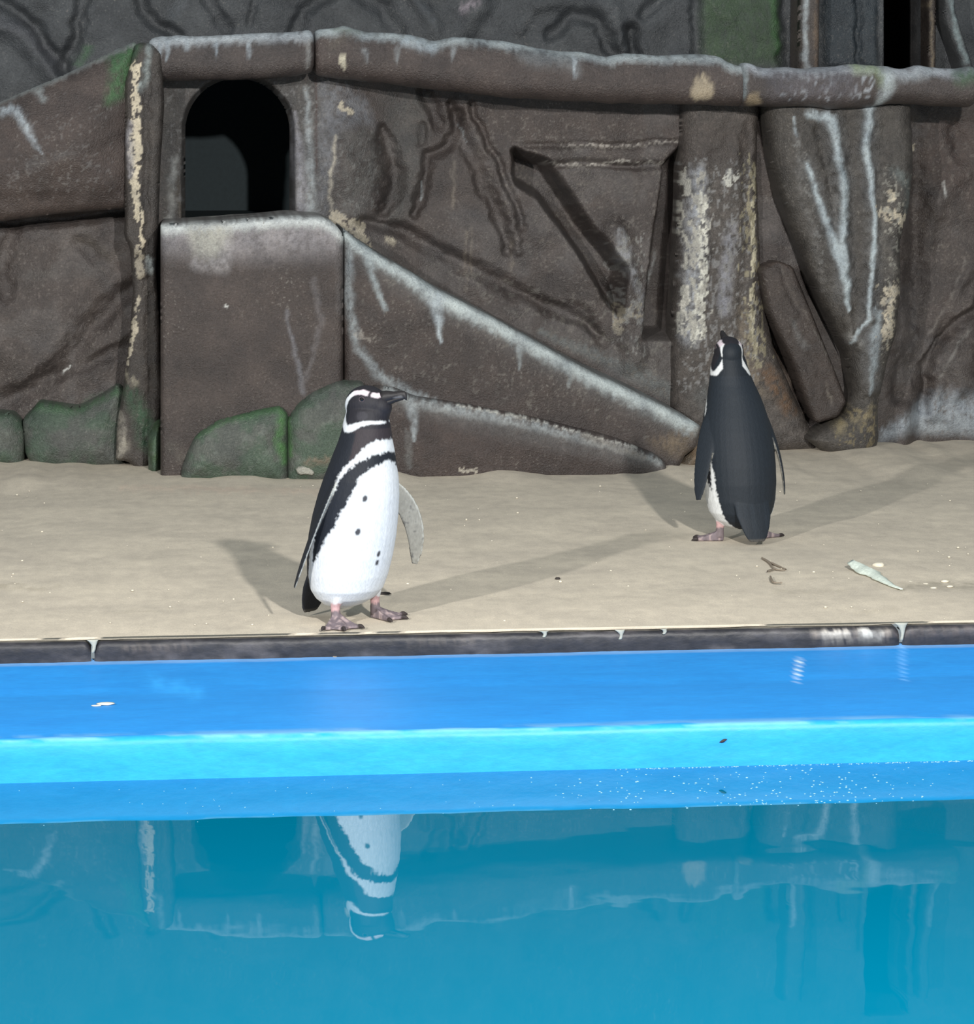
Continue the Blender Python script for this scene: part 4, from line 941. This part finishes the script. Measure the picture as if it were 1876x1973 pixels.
        c[(o <= -.0012) & (mott > .74)] = (.14, .135, .125)
        rim = (e > .80) & (o < -.0002); c[rim] = (.50, .50, .45); lead = (e > .90) & (o >= -.0002); c[lead] = back
        keep = (h[m] > .36); c[keep] = C[m][keep] * .3 + back * .7
        C[m] = c
    m = isp('leg'); zl = z + n2 * .012
    C[m & (zl > .058)] = WHITEF * .95; C[m & (zl <= .058) & (zl > .040)] = (.47, .30, .30); C[m & (zl <= .040)] = (.16, .13, .14)
    mott = fbm(x * 130 + 5, y * 130, 29, 3)
    m = isp('foot'); C[m] = (np.array([.165, .135, .15])[None] * (.55 + .95 * mott)[:, None])[m]; C[m & (mott > .62)] = (.34, .27, .27); C[m & (z > .035) & (mott > .48)] = (.36, .25, .25)
    C[isp('claw')] = (.035, .028, .028)
    m = isp('tail'); C[m] = back * (.75 + .6 * fbm(y * 260, x * 30, 7, 2))[m][:, None]
    und = m & (ph < 200) & (z < .02); C[und] = (.06, .058, .055)
    ed = np.zeros(len(body.edges) * 2, int); body.edges.foreach_get('vertices', ed); ed = ed.reshape(-1, 2)
    for _ in range(1):
        S = C.copy(); K = np.ones(n)
        np.add.at(S, ed[:, 0], C[ed[:, 1]]); np.add.at(S, ed[:, 1], C[ed[:, 0]]); np.add.at(K, ed[:, 0], 1); np.add.at(K, ed[:, 1], 1); C = S / K[:, None]
    body.name = 'body'; body.materials.clear(); set_col(body, C)
    b = new_obj('body', body, M_FEATHER, root)
    # beak: upper and lower mandible
    def mand(nm, st_, col):
        rings = [(Hc + HR @ np.array([sx * .97, 0, sz]), HR @ np.array([0, w * 1.1, 0]), HR @ np.array([0, 0, hh * 1.22])) for sx, sz, w, hh in st_]
        v, f = loft(rings); mm = mesh(nm, v, f); set_col(mm, col(v)); return new_obj(nm, mm, M_BEAK, root)
    bl = np.array([.018, .016, .017])
    def colU(v):
        q = (v - Hc) @ HR; c = np.repeat(bl[None], len(v), 0); m = (q[:, 0] > .076) & (q[:, 0] < .098) & (q[:, 2] < .0225 + (q[:, 0] - .076) * .32) ; c[m] = (.11, .105, .105); return c
    def colL(v):
        q = (v - Hc) @ HR; c = np.repeat(bl[None] * .8, len(v), 0); m = (q[:, 0] > .045) & (q[:, 0] < .058) & (q[:, 2] < -.001); c[m] = (.24, .19, .20); return c
    mand('upper_mandible', [(.040, .016, .016, .016), (.052, .020, .014, .0140), (.062, .0225, .011, .0115), (.072, .0245, .009, .0090), (.084, .0270, .0078, .0082), (.095, .0285, .0068, .0078), (.102, .0275, .005, .0080), (.107, .0235, .003, .0070), (.108, .0195, .0012, .0035)], colU)
    mand('lower_mandible', [(.038, .003, .014, .010), (.052, .0065, .012, .0085), (.064, .0105, .009, .0068), (.076, .0150, .0068, .0055), (.088, .0185, .0058, .0048), (.097, .0205, .0045, .0042), (.101, .0215, .002, .002)], colL)
    tree = BVHTree.FromPolygons([Vector(c) for c in co], [tuple(p.vertices) for p in body.polygons])
    for s in (-1, 1):
        o = Vector(Hc + HR @ np.array([.004, s * .12, .0175])); hit = tree.ray_cast(o, Vector(HR @ np.array([0, -s, 0])))
        c = np.array(hit[0]) if hit[0] is not None else Hc + HR @ np.array([.004, s * .04, .0175])
        v, f = ellipsoid(c - HR @ np.array([0, s * .0022, 0]), (.0056, .0045, .0056), HR); e = new_obj('eye', mesh('eye', v, f), M_EYE, root)
        rings = []; Vt = []; Ft = []
        for i in range(20):
            A = 2 * math.pi * i / 20
            for j in range(8):
                B = 2 * math.pi * j / 8; rr = .0068 + .0012 * math.cos(B)
                Vt.append(c + HR @ np.array([rr * math.cos(A), s * (.0006 + .0012 * math.sin(B)), rr * .85 * math.sin(A)]))
                Ft.append((i * 8 + j, ((i + 1) % 20) * 8 + j, ((i + 1) % 20) * 8 + (j + 1) % 8, i * 8 + (j + 1) % 8))
        new_obj('eyelid', mesh('eyelid', Vt, Ft), M_LID, e)
    return root

def facing(deg_right, away=False):
    a = math.radians(deg_right); d = math.sin(a) * CR + math.cos(a) * (-CT if away else CT); return math.atan2(d[1], d[0])
p1 = gp(669, 1198); p2 = gp(1426, 1040)
penguin('penguin', (p1[0], p1[1], 0.0), facing(51), 'penguin showing white belly with dark chest band, head turned sideways', math.radians(18), math.radians(0),
        [((.040, -.078, .372), (.00, -.115, .26), (-.048, -.138, .098), (.76, -.64, .05), (-.3, -1, 0)),
         ((.040, .082, .345), (.085, .190, .27), (.055, .192, .125), (.67, .74, .3), (-.74, .67, 0), .88)],
        [(.022, -.064, math.radians(-34), .026, -.058), (.022, .082, math.radians(20), .026, .066)],
        spots=((-40, .322, .0065), (-43, .241, .0065), (-8, .182, .0055), (-8, .160, .0055)), seed=4)
penguin('penguin', (p2[0], p2[1], 0.0), facing(-18, True), 'penguin seen from behind with dark blue-grey back and flippers hanging down', math.radians(-9), math.radians(14),
        [((.035, -.082, .365), (-.01, -.128, .25), (-.022, -.128, .130), (.85, -.35, .1), (-.3, -1, 0)),
         ((.035, .082, .365), (.0, .122, .25), (-.022, .142, .125), (.85, .45, .1), (-.3, 1, 0))],
        [(.000, -.062, math.radians(-42), .0, -.055), (.000, .066, math.radians(42), .0, .058)], back=np.array([.014, .019, .026]), neck=.0, hoff=(.006, .012, .0), seed=9, nape=.029)

#@@DETAILS
# ------------------------------------------------------------------ small things on the sand, ledge and water
def blob(name, px, py, r, mat, label, cat, group=None, flat=.5, z=0.0, seed=0, stretch=1.0, rot=0.0):
    rnd = random.Random(seed + int(px)); bm = bmesh.new(); bmesh.ops.create_icosphere(bm, subdivisions=2, radius=r)
    for v in bm.verts:
        k = 1 + (rnd.random() - .5) * .35; v.co = Vector((v.co.x * k * stretch, v.co.y * k, v.co.z * k * flat))
    bmesh.ops.rotate(bm, cent=(0, 0, 0), matrix=Matrix.Rotation(rot, 3, 'Z'), verts=bm.verts[:])
    me = bpy.data.meshes.new(name); bm.to_mesh(me); bm.free(); c = gp(px, py, z); o = new_obj(name, me, mat); o.location = (c[0], c[1], z + r * flat * .45)
    return tag(o, label, cat, group)
M_CRUMB = plain('white_crumb', alb(215, 208, 190, 1.0), .8); M_SCRAP = plain('brown_scrap', alb(140, 128, 114, 1.1), .8); M_DKSCRAP = plain('dark_scrap', alb(60, 54, 52), .7)
M_FEAT = vcol_mat('loose_feather', .7, .2, 120, .2, None, .15)

def build_feather():
    """moulted white feather with curled vane"""
    P = [gp(x, y) for x, y in ((1642, 1096), (1662, 1102), (1682, 1112), (1702, 1124), (1720, 1134), (1737, 1140))]; w = [.010, .018, .016, .009, .005, .002]; V = []; C = []
    c0 = np.array(P[0]); ns = 24
    for k in range(ns):
        t = k / (ns - 1) * (len(P) - 1); i = min(int(t), len(P) - 2); fr = t - i; p = np.array(P[i]) * (1 - fr) + np.array(P[i + 1]) * fr; ww = np.interp(t, range(len(w)), w) * (.8 + .4 * vnoise(k * .9, 2.0, 5))
        d = unit(np.array(P[i + 1]) - np.array(P[i])); s = np.cross([0, 0, 1], d)
        for j, a in enumerate((-1, -.5, 0, .5, 1)):
            V.append(p + s * ww * a * 1.5 + np.array([0, 0, .006 + .016 * (1 - abs(a)) * (ww / .022) + .010 * max(0, 1 - t)])); C.append(alb(212, 222, 212, 1.0))
    F = [(k * 5 + j, k * 5 + j + 1, (k + 1) * 5 + j + 1, (k + 1) * 5 + j) for k in range(ns - 1) for j in range(4)]
    V = np.array(V); me = mesh('feather', V - c0, F); set_col(me, np.array(C)); o = new_obj('feather', me, M_FEAT); o.location = c0
    m = o.modifiers.new('thick', 'SOLIDIFY'); m.thickness = .003; m.offset = 0
    return tag(o, 'moulted white feather lying on the sand', 'feather')
build_feather()
blob('feather_tuft', 1692, 1092, .014, M_CRUMB, 'small white down tuft beside the moulted feather', 'feather', flat=.6, stretch=1.3, rot=-.4)
for i, (x, y, r) in enumerate(((1753, 1122, 0.0054), (1783, 1126, 0.0048), (1798, 1134, 0.0060), (1820, 1121, 0.0072), (1830, 1131, 0.0060))):
    blob('crumb', x, y, r, M_CRUMB, 'white crumb on the sand near the moulted feather', 'crumb', 'white crumbs near the feather', .5, 0, i, 1.6)
for i, (x, y, r) in enumerate(((204, 1357, .011), (186, 1360, .006))):
    blob('paint_flake', x, y, r, M_CRUMB, ('white flake lying on the blue ledge', 'small white chip beside the flake on the blue ledge')[i], 'flake', None, .25, -.055 + .012, i, 1.8)
blob('leaf_scrap', 645, 1267, .006, M_SCRAP, 'brown scrap lying on the blue ledge beneath the edging', 'leaf', None, .6, -.056, 3, 1.6)
blob('dark_pebble', 741, 1146, .010, M_DKSCRAP, 'dark oval pebble on the sand beside the front-facing penguin', 'pebble', None, .55, 0, 5, 1.7)
blob('dark_pebble', 1074, 1116, .006, M_DKSCRAP, 'dark pebble in the open sand between the two penguins', 'pebble', None, .6, 0, 6, 1.3)
def build_twig():
    """dry plant scrap with side shoots"""
    pts = [(1468, 1078), (1482, 1086), (1490, 1100), (1512, 1102)], [(1482, 1086), (1496, 1092), (1514, 1100)], [(1490, 1100), (1478, 1104)], [(1484, 1114), (1488, 1126), (1506, 1126)]
    c0 = gp(1488, 1098); V = []; F = []
    for ch in pts:
        Q = chaikin(ch, 2, False); base = len(V); s = 6
        for k, (x, y) in enumerate(Q):
            p = gp(x, y) - c0; r = .0030 * (1 - .5 * k / len(Q)) * (.7 + .6 * vnoise(k * .7, 1.0, 4))
            for j in range(s): A = 2 * math.pi * j / s; V.append(p + np.array([r * math.cos(A), r * .6, .004 + r * math.sin(A)]) + np.array([0, (j % 3 - 1) * r, 0]))
        for k in range(len(Q) - 1):
            for j in range(s): F.append((base + k * s + j, base + k * s + (j + 1) % s, base + (k + 1) * s + (j + 1) % s, base + (k + 1) * s + j))
    o = new_obj('dry_twig', mesh('dry_twig', V, F), M_SCRAP); o.location = c0
    return tag(o, 'dry branching twig scrap on the sand in front of the turned-away penguin', 'twig')
build_twig()
def build_bug():
    c = wp(1393, 1430, YL - .004); V = []; F = []; s = 8
    for k in range(7):
        t = k / 6; r = .0035 * math.sin(math.pi * (t * .9 + .05))
        for j in range(s): A = 2 * math.pi * j / s; V.append((-.008 + .016 * t, r * math.cos(A), r * math.sin(A) + .006 * t))
    for k in range(6):
        for j in range(s): F.append((k * s + j, k * s + (j + 1) % s, (k + 1) * s + (j + 1) % s, (k + 1) * s + j))
    o = new_obj('leaf_scrap', mesh('leaf_scrap', V, F), M_DKSCRAP); o.location = c
    tag(o, 'tiny dark leaf scrap stuck on the face of the pool rim', 'leaf')
build_bug()
def scatter(name, pts, mat, label, cat, flat):
    bm = bmesh.new(); bmesh.ops.create_icosphere(bm, subdivisions=1, radius=1); bv = [v.co.copy() for v in bm.verts]; bf = [[v.index for v in f.verts] for f in bm.faces]; bm.free(); V = []; F = []
    for (x, y, z, r) in pts:
        b = len(V); V += [(x + v.x * r, y + v.y * r, z + v.z * r * flat) for v in bv]; F += [tuple(i + b for i in f) for f in bf]
    o = new_obj(name, mesh(name, V, F), mat); tag(o, label, cat, None, 'stuff'); return o
rnd = random.Random(5); pts = []
for i in range(260):
    px = rnd.uniform(-20, 1890); py = rnd.uniform(905, 1210); c = gp(px, py)
    if min(math.hypot(c[0] - q[0], c[1] - q[1]) for q in (p1, p2)) < .2 or c[1] > 9.7: continue
    pts.append((c[0], c[1], .001, rnd.choice((.0015, .002, .0025, .004)) * rnd.uniform(.7, 1.2)))
scatter('sand_grit', pts, M_CRUMB, 'fine pale grit scattered over the sand', 'grit', .6)
pts = []
M_BUBBLE = plain('foam_bubble', (.22, .42, .55), .25, .5)
for i in range(230):
    px = rnd.triangular(960, 1880, 1600); t = rnd.random() ** .8; py = 1490 - (px - 938) * .0246 + 3 + t * 74; c = gp(px, py, ZW); pts.append((c[0], c[1], ZW, rnd.uniform(.0012, .0034)))
for i in range(170):
    px = rnd.uniform(1180, 1880); c = gp(px, 1489 - (px - 938) * .0246, ZW); pts.append((c[0], YL - .006 - rnd.random() * .008, ZW, rnd.uniform(.0012, .003)))
for i in range(40):
    px = rnd.uniform(0, 960); py = 1490 - (px - 938) * .0246 + rnd.random() * 80; c = gp(px, py, ZW); pts.append((c[0], c[1], ZW, rnd.uniform(.001, .0018)))
scatter('water_bubbles', pts, M_BUBBLE, 'tiny bubbles floating on the water along the pool rim', 'bubbles', .4)
